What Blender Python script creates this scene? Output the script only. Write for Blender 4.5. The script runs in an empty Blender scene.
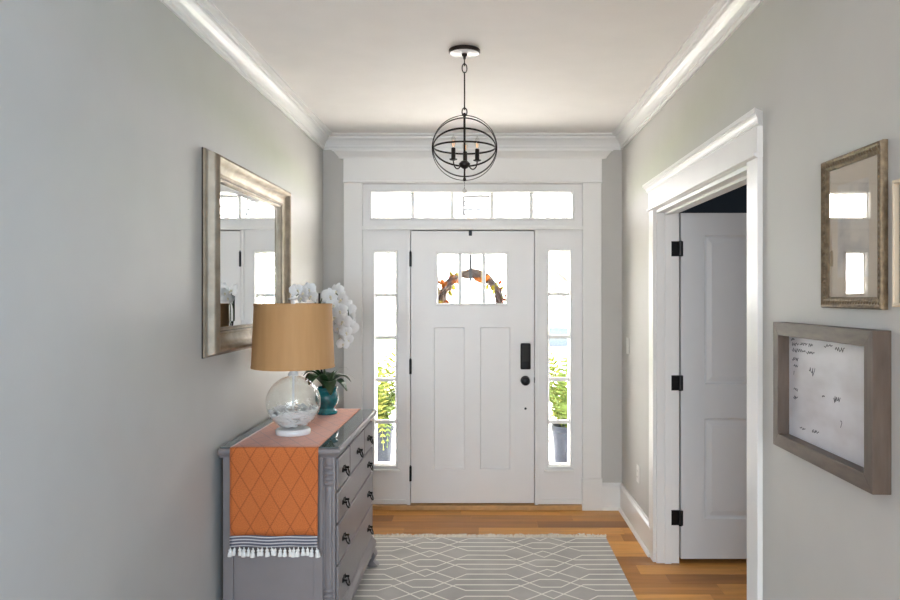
import bpy, bmesh, math, random
from mathutils import Vector, Matrix
random.seed(7)
PI = math.pi
SC = bpy.context.scene
COL = SC.collection

# ------------------------------------------------------------------ camera, sky, sun, window light, exposure
EYE = 1.591
FPX = 731.0
cam_d = bpy.data.cameras.new('camera')
cam = bpy.data.objects.new('camera', cam_d); COL.objects.link(cam)
cam.location = (0, 0, EYE); cam.rotation_euler = (PI/2, 0, 0)
cam_d.sensor_width = 36.0; cam_d.lens = 36.0*FPX/900.0
cam_d.shift_x = -33.0/900.0; cam_d.shift_y = -4.0/900.0
cam_d.clip_start = 0.05; cam_d.clip_end = 300
SC.camera = cam

world = bpy.data.worlds.new('World'); SC.world = world; world.use_nodes = True
wbg = world.node_tree.nodes['Background']
wbg.inputs['Color'].default_value = (1.0, 0.955, 0.96, 1); wbg.inputs['Strength'].default_value = 17.2

sun_d = bpy.data.lights.new('sun', 'SUN'); sun = bpy.data.objects.new('sun', sun_d); COL.objects.link(sun)
sun_d.energy = 31.0; sun_d.color = (1.0, 0.95, 0.86); sun_d.angle = math.radians(1.0)
sun.rotation_euler = Vector((0.30, -0.28, -0.85)).to_track_quat('-Z', 'Y').to_euler()

def area(name, loc, direction, sx, sy, power, color):
    d = bpy.data.lights.new(name, 'AREA'); d.shape = 'RECTANGLE'; d.size = sx; d.size_y = sy
    d.energy = power; d.color = color
    o = bpy.data.objects.new(name, d); COL.objects.link(o); o.location = loc
    o.rotation_euler = Vector(direction).to_track_quat('-Z', 'Z').to_euler()
    return o
XR_WIN = 1.036+0.13
# area lamps inside blocked windows stand in for daylight, rear rooms and study
area('daylight_living_side', (-5.06, -1.9, 1.55), (1, 0, 0), 2.5, 1.8, 26, (0.32, 0.63, 1.0))
area('daylight_living_rear', (-0.9, -5.06, 1.55), (0, 1, 0), 2.9, 1.8, 148, (0.84, 0.92, 1.0))
area('fill_hall_side', (XR_WIN-0.06, -0.9, 1.5), (-1, 0, 0), 1.1, 1.1, 48, (0.30, 0.62, 1.0))  # added lamp, brightens the left wall with bluish light
area('daylight_study', (4.26, 2.7, 1.5), (-1, 0, 0), 1.4, 1.4, 13, (0.85, 0.92, 1.0))

def portal(name, x, z, sx, sz):
    o = area(name, (x, 5.62, z), (0, -1, 0), sx, sz, 1.0, (1, 1, 1)); o.data.cycles.is_portal = True
portal('portal_transom', -0.08, 2.266, 1.52, 0.24); portal('portal_sidelight', -0.729, 1.124, 0.19, 1.64)
portal('portal_sidelight', 0.569, 1.126, 0.19, 1.64); portal('portal_door', -0.083, 1.72, 0.55, 0.41)
SC.cycles.use_guiding = True; SC.cycles.sample_clamp_indirect = 8.0; SC.cycles.caustics_reflective = False
SC.view_settings.view_transform = 'Standard'
SC.view_settings.look = 'None'
SC.view_settings.exposure = 0.93
SC.view_settings.gamma = 1.0
SC.view_settings.use_curve_mapping = False

# ------------------------------------------------------------------ materials
MATS = {}
def newmat(name):
    m = bpy.data.materials.new(name); m.use_nodes = True
    MATS[name] = m
    return m, m.node_tree, m.node_tree.nodes['Principled BSDF']
def nd(nt, t, **kw):
    n = nt.nodes.new(t)
    for k, v in kw.items(): setattr(n, k, v)
    return n
def mth(nt, op, a, b=None, c=None):
    n = nd(nt, 'ShaderNodeMath', operation=op)
    for i, v in enumerate((a, b, c)):
        if v is None: continue
        if isinstance(v, (int, float)): n.inputs[i].default_value = v
        else: nt.links.new(v, n.inputs[i])
    return n.outputs[0]
def plain(name, color, rough=0.5, metal=0.0, spec=0.5, var=0.04, vscale=6.0, bump=0.0, bscale=60.0, coat=0.0, sheen=0.0):
    """base colour with a soft procedural variation and a fine relief"""
    m, nt, p = newmat(name)
    tc = nd(nt, 'ShaderNodeTexCoord')
    nz = nd(nt, 'ShaderNodeTexNoise'); nz.inputs['Scale'].default_value = vscale; nz.inputs['Detail'].default_value = 4
    nt.links.new(tc.outputs['Object'], nz.inputs['Vector'])
    cr = nd(nt, 'ShaderNodeValToRGB')
    c = Vector(color)
    a = c*(1-var); b = Vector([min(1, x) for x in c*(1+var)])
    cr.color_ramp.elements[0].position = 0.3; cr.color_ramp.elements[1].position = 0.7
    cr.color_ramp.elements[0].color = (*a, 1); cr.color_ramp.elements[1].color = (*b, 1)
    nt.links.new(nz.outputs['Fac'], cr.inputs['Fac'])
    nt.links.new(cr.outputs['Color'], p.inputs['Base Color'])
    p.inputs['Roughness'].default_value = rough; p.inputs['Metallic'].default_value = metal
    p.inputs['Specular IOR Level'].default_value = spec
    p.inputs['Coat Weight'].default_value = coat
    if bump:
        n2 = nd(nt, 'ShaderNodeTexNoise'); n2.inputs['Scale'].default_value = bscale; n2.inputs['Detail'].default_value = 3
        nt.links.new(tc.outputs['Object'], n2.inputs['Vector'])
        bp = nd(nt, 'ShaderNodeBump'); bp.inputs['Strength'].default_value = bump; bp.inputs['Distance'].default_value = 0.004
        nt.links.new(n2.outputs['Fac'], bp.inputs['Height']); nt.links.new(bp.outputs['Normal'], p.inputs['Normal'])
    return m

plain('wall_paint', (0.565, 0.55, 0.515), 0.6, var=0.015, bump=0.06, bscale=90)
plain('living_paint', (0.38, 0.39, 0.40), 0.7, var=0.015)
plain('navy_paint', (0.012, 0.026, 0.045), 0.6, var=0.05)
plain('ceiling_paint', (0.90, 0.875, 0.85), 0.8, var=0.015, bump=0.05, bscale=80)
plain('trim_white', (0.86, 0.85, 0.825), 0.32, var=0.01)
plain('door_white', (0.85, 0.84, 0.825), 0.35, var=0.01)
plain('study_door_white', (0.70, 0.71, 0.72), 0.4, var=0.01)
plain('black_metal', (0.012, 0.012, 0.013), 0.35, metal=0.6, var=0.1)
plain('bronze', (0.022, 0.016, 0.013), 0.38, metal=0.7, var=0.2)
plain('pull_bronze', (0.02, 0.017, 0.016), 0.35, metal=0.8, var=0.2)
plain('dark_gap', (0.02, 0.02, 0.02), 0.8)
plain('dresser_paint', (0.235, 0.212, 0.214), 0.38, var=0.03, vscale=9, bump=0.05, bscale=50)
plain('white_glaze', (0.86, 0.85, 0.83), 0.25, var=0.02)
plain('filler_white', (0.93, 0.92, 0.90), 0.45, var=0.04)
plain('tassel_white', (0.86, 0.84, 0.80), 0.9, var=0.05)
plain('fringe_cream', (0.82, 0.76, 0.66), 0.95, var=0.10, vscale=40)
plain('mirror_silver', (0.32, 0.27, 0.205), 0.48, metal=0.7, var=0.22, vscale=14, bump=0.15, bscale=45)
plain('old_gold', (0.19, 0.14, 0.085), 0.5, metal=0.6, var=0.35, vscale=60, bump=0.6, bscale=120)
plain('light_wood', (0.72, 0.60, 0.44), 0.5, var=0.06)
plain('print_dark', (0.10, 0.11, 0.11), 0.4, var=0.3, vscale=8)
plain('ink', (0.03, 0.03, 0.04), 0.7)
plain('plate_white', (0.82, 0.80, 0.76), 0.35, var=0.01)
plain('slot_dark', (0.05, 0.05, 0.05), 0.6)
plain('orchid_white', (0.95, 0.94, 0.915), 0.55, var=0.03, vscale=30)
plain('orchid_lip', (0.84, 0.76, 0.56), 0.5, var=0.2, vscale=60)
plain('orchid_leaf', (0.022, 0.060, 0.018), 0.35, var=0.3, vscale=20)
plain('orchid_stem', (0.06, 0.09, 0.03), 0.5, var=0.2)
plain('stake_dark', (0.02, 0.016, 0.012), 0.6)
plain('moss', (0.07, 0.06, 0.035), 0.95, var=0.3, vscale=60)
plain('teal_glaze', (0.004, 0.17, 0.19), 0.12, var=0.55, vscale=16, coat=0.6)
plain('vine_brown', (0.15, 0.10, 0.078), 0.9, spec=0.05, var=0.35, vscale=30)
plain('leaf_orange', (0.55, 0.16, 0.02), 0.6, var=0.2, vscale=30, spec=0.08)
plain('leaf_yellow', (0.50, 0.40, 0.02), 0.6, var=0.2, vscale=30, spec=0.08)
plain('leaf_red', (0.40, 0.08, 0.03), 0.6, var=0.2, vscale=30, spec=0.08)
plain('fern_green', (0.10, 0.15, 0.035), 0.6, var=0.25, vscale=12, spec=0.08)
plain('fern_yellow', (0.19, 0.21, 0.05), 0.6, var=0.25, vscale=12, spec=0.08)
plain('planter_grey', (0.036, 0.043, 0.058), 0.5, var=0.12, vscale=14, spec=0.08)
plain('soil', (0.05, 0.035, 0.025), 0.95, var=0.3, vscale=40)
plain('hanger_steel', (0.05, 0.05, 0.055), 0.4, metal=0.3)
plain('lantern_paint', (0.045, 0.047, 0.050), 0.4, var=0.05, spec=0.08)
plain('porch_concrete', (0.62, 0.61, 0.58), 0.85, var=0.06, vscale=3, bump=0.2)
plain('porch_white', (0.80, 0.80, 0.80), 0.7, var=0.01)
plain('lawn_green', (0.33, 0.42, 0.18), 0.95, var=0.2, vscale=2)
plain('siding_white', (0.82, 0.84, 0.86), 0.7, var=0.02)
plain('roof_grey', (0.06, 0.065, 0.075), 0.85, var=0.12, vscale=6, spec=0.08)
plain('window_blue', (0.035, 0.05, 0.085), 0.15, var=0.1)
plain('bark', (0.06, 0.05, 0.045), 0.9, var=0.2, vscale=20, spec=0.08)
plain('tree_leaf', (0.07, 0.085, 0.05), 0.7, var=0.25, vscale=3, spec=0.08)
plain('bounce_cut_dark', (0.035, 0.022, 0.016), 0.5, var=0.1, spec=0.2)  # dark coat for the added outer door skin, keeps bounced light low
plain('socket_brass', (0.5, 0.42, 0.3), 0.35, metal=0.8)
plain('threshold_wood', (0.56, 0.32, 0.13), 0.35, var=0.12, vscale=20)

def mirror_mat():
    m, nt, p = newmat('mirror_glass')
    p.inputs['Base Color'].default_value = (0.90, 0.91, 0.90, 1); p.inputs['Metallic'].default_value = 1
    p.inputs['Roughness'].default_value = 0.015
mirror_mat()

def thin_glass(name, tint=(1, 1, 1), gl_rough=0.0, base=0.03, edge=0.6, bump=0.0, bscale=80):
    m, nt, p = newmat(name); nt.nodes.remove(p)
    out = nt.nodes['Material Output']
    tr = nd(nt, 'ShaderNodeBsdfTransparent'); tr.inputs['Color'].default_value = (*tint, 1)
    gl = nd(nt, 'ShaderNodeBsdfGlossy'); gl.inputs['Roughness'].default_value = gl_rough
    gl.inputs['Color'].default_value = (1, 1, 1, 1)
    lw = nd(nt, 'ShaderNodeLayerWeight'); lw.inputs['Blend'].default_value = 0.5
    pw = mth(nt, 'POWER', lw.outputs['Facing'], 4.0)
    f = mth(nt, 'MULTIPLY_ADD', pw, edge, base)
    mx = nd(nt, 'ShaderNodeMixShader')
    nt.links.new(f, mx.inputs[0]); nt.links.new(tr.outputs[0], mx.inputs[1]); nt.links.new(gl.outputs[0], mx.inputs[2])
    nt.links.new(mx.outputs[0], out.inputs['Surface'])
    if bump:
        tc = nd(nt, 'ShaderNodeTexCoord'); nz = nd(nt, 'ShaderNodeTexNoise'); nz.inputs['Scale'].default_value = bscale
        nt.links.new(tc.outputs['Object'], nz.inputs['Vector'])
        bp = nd(nt, 'ShaderNodeBump'); bp.inputs['Strength'].default_value = bump; bp.inputs['Distance'].default_value = 0.01
        nt.links.new(nz.outputs['Fac'], bp.inputs['Height']); nt.links.new(bp.outputs['Normal'], gl.inputs['Normal'])
thin_glass('window_glass', (0.97, 0.98, 0.98), base=0.002, edge=0.5)
thin_glass('globe_glass', (0.93, 0.945, 0.94), base=0.06, edge=0.75, bump=0.35, bscale=45)
thin_glass('bulb_glass', (0.93, 0.93, 0.92), base=0.10, edge=0.7)
thin_glass('crystal', (0.88, 0.88, 0.88), base=0.25, edge=0.7)
thin_glass('picture_glass', (0.98, 0.98, 0.98), base=0.10, edge=0.75)

def glass_top_mat():
    m, nt, p = newmat('table_glass')
    p.inputs['Base Color'].default_value = (0.10, 0.13, 0.135, 1); p.inputs['Roughness'].default_value = 0.03  # dark blue-green reflection put into the base colour
    p.inputs['IOR'].default_value = 1.5; p.inputs['Coat Weight'].default_value = 0.3
glass_top_mat()

def filament_mat():
    m, nt, p = newmat('filament')
    p.inputs['Base Color'].default_value = (0.8, 0.4, 0.1, 1)
    p.inputs['Emission Color'].default_value = (1.0, 0.55, 0.2, 1); p.inputs['Emission Strength'].default_value = 1.5
filament_mat()

def wood_floor(name, per_object):
    m, nt, p = newmat(name)
    geo = nd(nt, 'ShaderNodeNewGeometry')
    oi = nd(nt, 'ShaderNodeObjectInfo')
    mp = nd(nt, 'ShaderNodeMapping'); mp.inputs['Scale'].default_value = (1.6, 22.0, 22.0)
    off = nd(nt, 'ShaderNodeCombineXYZ')
    if per_object:
        r10 = mth(nt, 'MULTIPLY', oi.outputs['Random'], 37.0)
        nt.links.new(r10, off.inputs[0]); nt.links.new(r10, off.inputs[2])
    nt.links.new(off.outputs[0], mp.inputs['Location'])
    nt.links.new(geo.outputs['Position'], mp.inputs['Vector'])
    nz = nd(nt, 'ShaderNodeTexNoise'); nz.inputs['Scale'].default_value = 1.0; nz.inputs['Detail'].default_value = 5
    nz.inputs['Distortion'].default_value = 0.6
    nt.links.new(mp.outputs[0], nz.inputs['Vector'])
    cr = nd(nt, 'ShaderNodeValToRGB'); e = cr.color_ramp.elements
    e[0].position = 0.0; e[0].color = (0.32, 0.130, 0.032, 1)
    e[1].position = 1.0; e[1].color = (0.82, 0.40, 0.105, 1)
    k = cr.color_ramp.elements.new(0.28); k.color = (0.51, 0.225, 0.055, 1)
    k = cr.color_ramp.elements.new(0.62); k.color = (0.68, 0.32, 0.080, 1)
    if per_object:
        nt.links.new(oi.outputs['Random'], cr.inputs['Fac'])
    else:
        bt = nd(nt, 'ShaderNodeTexBrick'); bt.inputs['Scale'].default_value = 1.0
        bt.inputs['Brick Width'].default_value = 1.1; bt.inputs['Row Height'].default_value = 0.14; bt.inputs['Mortar Size'].default_value = 0.0015
        bt.inputs['Color1'].default_value = (0, 0, 0, 1); bt.inputs['Color2'].default_value = (1, 1, 1, 1); bt.inputs['Mortar'].default_value = (0, 0, 0, 1)
        nt.links.new(geo.outputs['Position'], bt.inputs['Vector'])
        nt.links.new(bt.outputs['Color'], cr.inputs['Fac'])
    gr = nd(nt, 'ShaderNodeMapRange'); gr.inputs['From Min'].default_value = 0.3; gr.inputs['From Max'].default_value = 0.7
    gr.inputs['To Min'].default_value = 0.80; gr.inputs['To Max'].default_value = 1.12
    nt.links.new(nz.outputs['Fac'], gr.inputs['Value'])
    hs = nd(nt, 'ShaderNodeHueSaturation')
    nt.links.new(cr.outputs['Color'], hs.inputs['Color']); nt.links.new(gr.outputs[0], hs.inputs['Value'])
    nt.links.new(hs.outputs[0], p.inputs['Base Color'])
    p.inputs['Roughness'].default_value = 0.30; p.inputs['Specular IOR Level'].default_value = 0.18
    bp = nd(nt, 'ShaderNodeBump'); bp.inputs['Strength'].default_value = 0.08; bp.inputs['Distance'].default_value = 0.002
    nt.links.new(nz.outputs['Fac'], bp.inputs['Height']); nt.links.new(bp.outputs['Normal'], p.inputs['Normal'])
wood_floor('floor_wood', False); wood_floor('plank_wood', True)

def stretched_wood(name, c0, c1, scale, rough=0.5):
    m, nt, p = newmat(name)
    tc = nd(nt, 'ShaderNodeTexCoord'); mp = nd(nt, 'ShaderNodeMapping'); mp.inputs['Scale'].default_value = scale
    nt.links.new(tc.outputs['Object'], mp.inputs['Vector'])
    nz = nd(nt, 'ShaderNodeTexNoise'); nz.inputs['Scale'].default_value = 1; nz.inputs['Detail'].default_value = 5
    nt.links.new(mp.outputs[0], nz.inputs['Vector'])
    cr = nd(nt, 'ShaderNodeValToRGB'); cr.color_ramp.elements[0].position = 0.3; cr.color_ramp.elements[1].position = 0.7
    cr.color_ramp.elements[0].color = (*c0, 1); cr.color_ramp.elements[1].color = (*c1, 1)
    nt.links.new(nz.outputs['Fac'], cr.inputs['Fac']); nt.links.new(cr.outputs[0], p.inputs['Base Color'])
    p.inputs['Roughness'].default_value = rough
stretched_wood('weathered_wood', (0.088, 0.064, 0.048), (0.145, 0.108, 0.083), (12, 12, 60))
stretched_wood('weathered_wood_upright', (0.083, 0.060, 0.045), (0.135, 0.100, 0.077), (60, 60, 8))
stretched_wood('shade_fabric', (0.51, 0.28, 0.112), (0.57, 0.32, 0.135), (30, 30, 3), 0.75)

def rug_mat():
    m, nt, p = newmat('rug_weave')
    geo = nd(nt, 'ShaderNodeTexCoord'); sep = nd(nt, 'ShaderNodeSeparateXYZ')
    nt.links.new(geo.outputs['Object'], sep.inputs[0])
    P, Q = 0.70, 0.305
    u = mth(nt, 'DIVIDE', sep.outputs[0], P)
    u = mth(nt, 'FRACT', mth(nt, 'ADD', u, 100.0))
    ax = mth(nt, 'MULTIPLY', mth(nt, 'ABSOLUTE', mth(nt, 'SUBTRACT', u, 0.5)), P)      # distance from hexagon column
    best = None
    for level, sgn, x0 in ((0.5, 0.5, 0.0), (0.86, -0.61, 0.0), (0.0, 0.5, 0.055), (0.36, -0.61, 0.055)):
        f = mth(nt, 'MINIMUM', mth(nt, 'MAXIMUM', mth(nt, 'SUBTRACT', ax, x0), 0.0), 0.18)
        f = mth(nt, 'MULTIPLY', f, Q/0.18*sgn)
        t = mth(nt, 'DIVIDE', mth(nt, 'ADD', sep.outputs[1], f), Q)
        t = mth(nt, 'FRACT', mth(nt, 'ADD', t, 100.5+level))
        dist = mth(nt, 'MULTIPLY', mth(nt, 'ABSOLUTE', mth(nt, 'SUBTRACT', t, 0.5)), Q)
        best = dist if best is None else mth(nt, 'MINIMUM', best, dist)
    line = mth(nt, 'LESS_THAN', best, 0.0068)
    nz = nd(nt, 'ShaderNodeTexNoise'); nz.inputs['Scale'].default_value = 5; nz.inputs['Detail'].default_value = 6
    nt.links.new(geo.outputs['Object'], nz.inputs['Vector'])
    cr = nd(nt, 'ShaderNodeValToRGB'); cr.color_ramp.elements[0].position = 0.3; cr.color_ramp.elements[1].position = 0.7
    cr.color_ramp.elements[0].color = (0.42, 0.40, 0.378, 1); cr.color_ramp.elements[1].color = (0.53, 0.505, 0.475, 1)
    nt.links.new(nz.outputs['Fac'], cr.inputs['Fac'])
    mx = nd(nt, 'ShaderNodeMix', data_type='RGBA')
    nt.links.new(line, mx.inputs['Factor']); nt.links.new(cr.outputs[0], mx.inputs['A']); mx.inputs['B'].default_value = (0.88, 0.85, 0.78, 1)
    nt.links.new(mx.outputs['Result'], p.inputs['Base Color'])
    p.inputs['Roughness'].default_value = 0.95; p.inputs['Specular IOR Level'].default_value = 0.1
    wv = nd(nt, 'ShaderNodeTexNoise'); wv.inputs['Scale'].default_value = 260
    nt.links.new(geo.outputs['Object'], wv.inputs['Vector'])
    bp = nd(nt, 'ShaderNodeBump'); bp.inputs['Strength'].default_value = 0.4; bp.inputs['Distance'].default_value = 0.003
    nt.links.new(wv.outputs['Fac'], bp.inputs['Height']); nt.links.new(bp.outputs['Normal'], p.inputs['Normal'])
rug_mat()

def runner_mats():
    # orange cloth with a darker stitched diamond lattice; UV.x across, UV.y along, in metres
    m, nt, p = newmat('runner_orange')
    uv = nd(nt, 'ShaderNodeUVMap'); sep = nd(nt, 'ShaderNodeSeparateXYZ'); nt.links.new(uv.outputs[0], sep.inputs[0])
    W, H = 0.089, 0.15
    a = mth(nt, 'ADD', mth(nt, 'DIVIDE', sep.outputs[0], W), mth(nt, 'DIVIDE', sep.outputs[1], H))
    b = mth(nt, 'SUBTRACT', mth(nt, 'DIVIDE', sep.outputs[0], W), mth(nt, 'DIVIDE', sep.outputs[1], H))
    def dl(v):
        fr = mth(nt, 'FRACT', mth(nt, 'ADD', v, 50.0))
        return mth(nt, 'ABSOLUTE', mth(nt, 'SUBTRACT', fr, 0.5))
    dmin = mth(nt, 'MINIMUM', dl(a), dl(b))
    line = mth(nt, 'LESS_THAN', dmin, 0.034)
    dash = mth(nt, 'GREATER_THAN', mth(nt, 'FRACT', mth(nt, 'MULTIPLY', sep.outputs[1], 130.0)), 0.4)
    fac = mth(nt, 'MULTIPLY', line, mth(nt, 'MULTIPLY_ADD', dash, 0.6, 0.4))
    nz = nd(nt, 'ShaderNodeTexNoise'); nz.inputs['Scale'].default_value = 220; nt.links.new(uv.outputs[0], nz.inputs['Vector'])
    cr = nd(nt, 'ShaderNodeValToRGB'); cr.color_ramp.elements[0].position = 0.35; cr.color_ramp.elements[1].position = 0.65
    cr.color_ramp.elements[0].color = (0.50, 0.125, 0.025, 1); cr.color_ramp.elements[1].color = (0.63, 0.172, 0.037, 1)
    nt.links.new(nz.outputs['Fac'], cr.inputs['Fac'])
    mx = nd(nt, 'ShaderNodeMix', data_type='RGBA'); nt.links.new(fac, mx.inputs['Factor'])
    nt.links.new(cr.outputs[0], mx.inputs['A']); mx.inputs['B'].default_value = (0.36, 0.085, 0.016, 1)
    nt.links.new(mx.outputs['Result'], p.inputs['Base Color'])
    p.inputs['Roughness'].default_value = 0.8; p.inputs['Sheen Weight'].default_value = 0.45; p.inputs['Sheen Roughness'].default_value = 0.35
    # striped band: thin waving dark stripes on white
    m, nt, p = newmat('runner_stripe')
    uv = nd(nt, 'ShaderNodeUVMap'); sep = nd(nt, 'ShaderNodeSeparateXYZ'); nt.links.new(uv.outputs[0], sep.inputs[0])
    wob = mth(nt, 'MULTIPLY', mth(nt, 'SINE', mth(nt, 'MULTIPLY', sep.outputs[0], 34.0)), 0.0022)
    st = mth(nt, 'FRACT', mth(nt, 'DIVIDE', mth(nt, 'ADD', mth(nt, 'ADD', sep.outputs[1], wob), 10.0), 0.0135))
    s = mth(nt, 'GREATER_THAN', st, 0.36)
    mx = nd(nt, 'ShaderNodeMix', data_type='RGBA'); nt.links.new(s, mx.inputs['Factor'])
    mx.inputs['A'].default_value = (0.62, 0.60, 0.60, 1); mx.inputs['B'].default_value = (0.115, 0.115, 0.15, 1)
    nt.links.new(mx.outputs['Result'], p.inputs['Base Color']); p.inputs['Roughness'].default_value = 0.9
runner_mats()

def picture_mats():
    m, nt, p = newmat('print_beige')     # faded botanical sketch on beige paper
    tc = nd(nt, 'ShaderNodeTexCoord')
    nz = nd(nt, 'ShaderNodeTexNoise'); nz.inputs['Scale'].default_value = 9; nz.inputs['Detail'].default_value = 7
    nt.links.new(tc.outputs['Object'], nz.inputs['Vector'])
    cr = nd(nt, 'ShaderNodeValToRGB'); e = cr.color_ramp.elements
    e[0].position = 0.36; e[0].color = (0.42, 0.36, 0.29, 1); e[1].position = 0.5; e[1].color = (0.68, 0.58, 0.45, 1)
    nt.links.new(nz.outputs['Fac'], cr.inputs['Fac']); nt.links.new(cr.outputs[0], p.inputs['Base Color'])
    p.inputs['Roughness'].default_value = 0.8
    plain('mount_beige', (0.66, 0.52, 0.34), 0.8, var=0.03)
    m, nt, p = newmat('board_white')     # wiped board with faint smudges
    tc = nd(nt, 'ShaderNodeTexCoord'); mp = nd(nt, 'ShaderNodeMapping'); mp.inputs['Scale'].default_value = (4, 4, 9)
    nt.links.new(tc.outputs['Object'], mp.inputs[0])
    nz = nd(nt, 'ShaderNodeTexNoise'); nz.inputs['Scale'].default_value = 1.2; nz.inputs['Detail'].default_value = 3
    nt.links.new(mp.outputs[0], nz.inputs['Vector'])
    cr = nd(nt, 'ShaderNodeValToRGB'); e = cr.color_ramp.elements
    e[0].position = 0.32; e[0].color = (0.56, 0.53, 0.54, 1); e[1].position = 0.58; e[1].color = (0.68, 0.66, 0.68, 1)
    nt.links.new(nz.outputs['Fac'], cr.inputs['Fac']); nt.links.new(cr.outputs[0], p.inputs['Base Color'])
    p.inputs['Roughness'].default_value = 0.35
picture_mats()

# ------------------------------------------------------------------ mesh helpers
def wloc(o):
    v = Vector((0, 0, 0))
    while o is not None:
        v = v + o.location; o = o.parent
    return v
class MB:
    """collects shapes in world metres and links them as ONE mesh object"""
    def __init__(s): s.v = []; s.f = []; s.uv = None
    def add(s, vs, fs):
        n = len(s.v); s.v += [tuple(p) for p in vs]; s.f += [tuple(i+n for i in f) for f in fs]; return s
    def box(s, x0, x1, y0, y1, z0, z1):
        return s.add([(x0,y0,z0),(x1,y0,z0),(x1,y1,z0),(x0,y1,z0),(x0,y0,z1),(x1,y0,z1),(x1,y1,z1),(x0,y1,z1)],
                     [(0,3,2,1),(4,5,6,7),(0,1,5,4),(1,2,6,5),(2,3,7,6),(3,0,4,7)])
    def lathe(s, c, prof, seg=32, flute=None, a0=0.0, a1=2*PI):
        full = abs(a1-a0-2*PI) < 1e-6
        n = seg if full else seg+1
        vs = []; fs = []
        for r, z in prof:
            for i in range(n):
                a = a0+(a1-a0)*i/seg
                rr = r*(1 + (flute(a, z) if flute else 0))
                vs.append((c[0]+rr*math.cos(a), c[1]+rr*math.sin(a), c[2]+z))
        for j in range(len(prof)-1):
            for i in range(n if full else n-1):
                k = (i+1) % n
                fs.append((j*n+i, j*n+k, (j+1)*n+k, (j+1)*n+i))
        if prof[0][0] > 1e-5 and full: fs.append(tuple(range(n))[::-1])
        if prof[-1][0] > 1e-5 and full: fs.append(tuple((len(prof)-1)*n+i for i in range(n)))
        return s.add(vs, fs)
    def tube(s, pts, r, seg=8, closed=False):
        pts = [Vector(p) for p in pts]; N = len(pts); vs = []; fs = []
        ref = None
        for i, p in enumerate(pts):
            if closed: t = pts[(i+1) % N]-pts[i-1]
            else: t = pts[min(i+1, N-1)]-pts[max(i-1, 0)]
            t.normalize()
            if ref is None:
                ref = Vector((0, 0, 1)) if abs(t.z) < 0.9 else Vector((1, 0, 0))
            u = (ref - t*ref.dot(t)).normalized(); w = t.cross(u); ref = u
            rr = r[i] if isinstance(r, (list, tuple)) else r
            for k in range(seg):
                a = 2*PI*k/seg
                vs.append(p+u*rr*math.cos(a)+w*rr*math.sin(a))
        for i in range(N if closed else N-1):
            j = (i+1) % N
            for k in range(seg):
                l = (k+1) % seg
                fs.append((i*seg+k, i*seg+l, j*seg+l, j*seg+k))
        if not closed:
            fs.append(tuple(range(seg))[::-1]); fs.append(tuple((N-1)*seg+k for k in range(seg)))
        return s.add(vs, fs)
    def ring(s, c, R, r, rx=0.0, rz=0.0, n=64, seg=6, wide=None):
        """ring lying flat, tilted by rx about the x axis then rz about z; flat-strip section if wide"""
        M = Matrix.Rotation(rz, 3, 'Z') @ Matrix.Rotation(rx, 3, 'X')
        c = Vector(c)
        if wide is None:
            return s.tube([c + M @ Vector((R*math.cos(2*PI*i/n), R*math.sin(2*PI*i/n), 0)) for i in range(n)], r, seg, True)
        vs = []; fs = []
        for i in range(n):
            a = 2*PI*i/n
            for rr, zz in ((R-r, -wide), (R+r, -wide), (R+r, wide), (R-r, wide)):
                vs.append(c + M @ Vector((rr*math.cos(a), rr*math.sin(a), zz)))
        for i in range(n):
            j = (i+1) % n
            for k in range(4):
                l = (k+1) % 4
                fs.append((i*4+k, i*4+l, j*4+l, j*4+k))
        return s.add(vs, fs)
    def sphere(s, c, r, seg=16, rings=10, sz=1.0):
        prof = [(max(r*math.sin(PI*i/rings), 1e-6), -r*sz*math.cos(PI*i/rings)) for i in range(rings+1)]
        return s.lathe(c, prof, seg)
    def build(s, name, mat, parent=None, bevel=0.0, smooth=False, bseg=2, anchor=None, weld=False):
        me = bpy.data.meshes.new(name)
        base = wloc(parent) if parent else None
        if base is None:
            if anchor is not None: base = Vector(anchor)
            else:
                xs = [p[0] for p in s.v]; ys = [p[1] for p in s.v]; zs = [p[2] for p in s.v]
                base = Vector(((min(xs)+max(xs))/2, (min(ys)+max(ys))/2, min(zs)))
        me.from_pydata([tuple(Vector(p)-base) for p in s.v], [], s.f)
        bm = bmesh.new(); bm.from_mesh(me)
        if weld: bmesh.ops.remove_doubles(bm, verts=bm.verts, dist=1e-5)
        bmesh.ops.recalc_face_normals(bm, faces=bm.faces)
        if bevel:
            es = [e for e in bm.edges if len(e.link_faces) == 2 and e.calc_face_angle(0) > 0.6]
            bmesh.ops.bevel(bm, geom=es, offset=bevel, segments=bseg, profile=0.5, affect='EDGES', clamp_overlap=True)
        bm.to_mesh(me); bm.free()
        if s.uv:
            l = me.uv_layers.new(name='UVMap')
            for lp in me.loops: l.data[lp.index].uv = s.uv[lp.vertex_index]
        if smooth:
            for pl in me.polygons: pl.use_smooth = True
            if smooth != 'all':
                me.set_sharp_from_angle(angle=math.radians(40))
        me.materials.append(MATS[mat])
        o = bpy.data.objects.new(name, me); COL.objects.link(o)
        if parent: o.parent = parent
        else: o.location = base
        return o
def link_copy(src, parent, loc=None, rot=None, scale=None, mat=None):
    o = src.copy(); COL.objects.link(o); o.parent = parent
    if loc is not None: o.location = loc
    if rot is not None: o.rotation_euler = rot
    if scale is not None: o.scale = scale
    return o
def raw(name, vs, fs, mat, parent, loc=(0, 0, 0), smooth=True):
    me = bpy.data.meshes.new(name); me.from_pydata([tuple(v) for v in vs], [], fs)
    if smooth:
        for p in me.polygons: p.use_smooth = True
    me.materials.append(MATS[mat])
    o = bpy.data.objects.new(name, me); COL.objects.link(o); o.parent = parent; o.location = loc
    return o
def tag(o, label, cat=None, group=None, kind=None):
    o['label'] = label
    if cat: o['category'] = cat
    if group: o['group'] = group
    if kind: o['kind'] = kind
    return o
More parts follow.
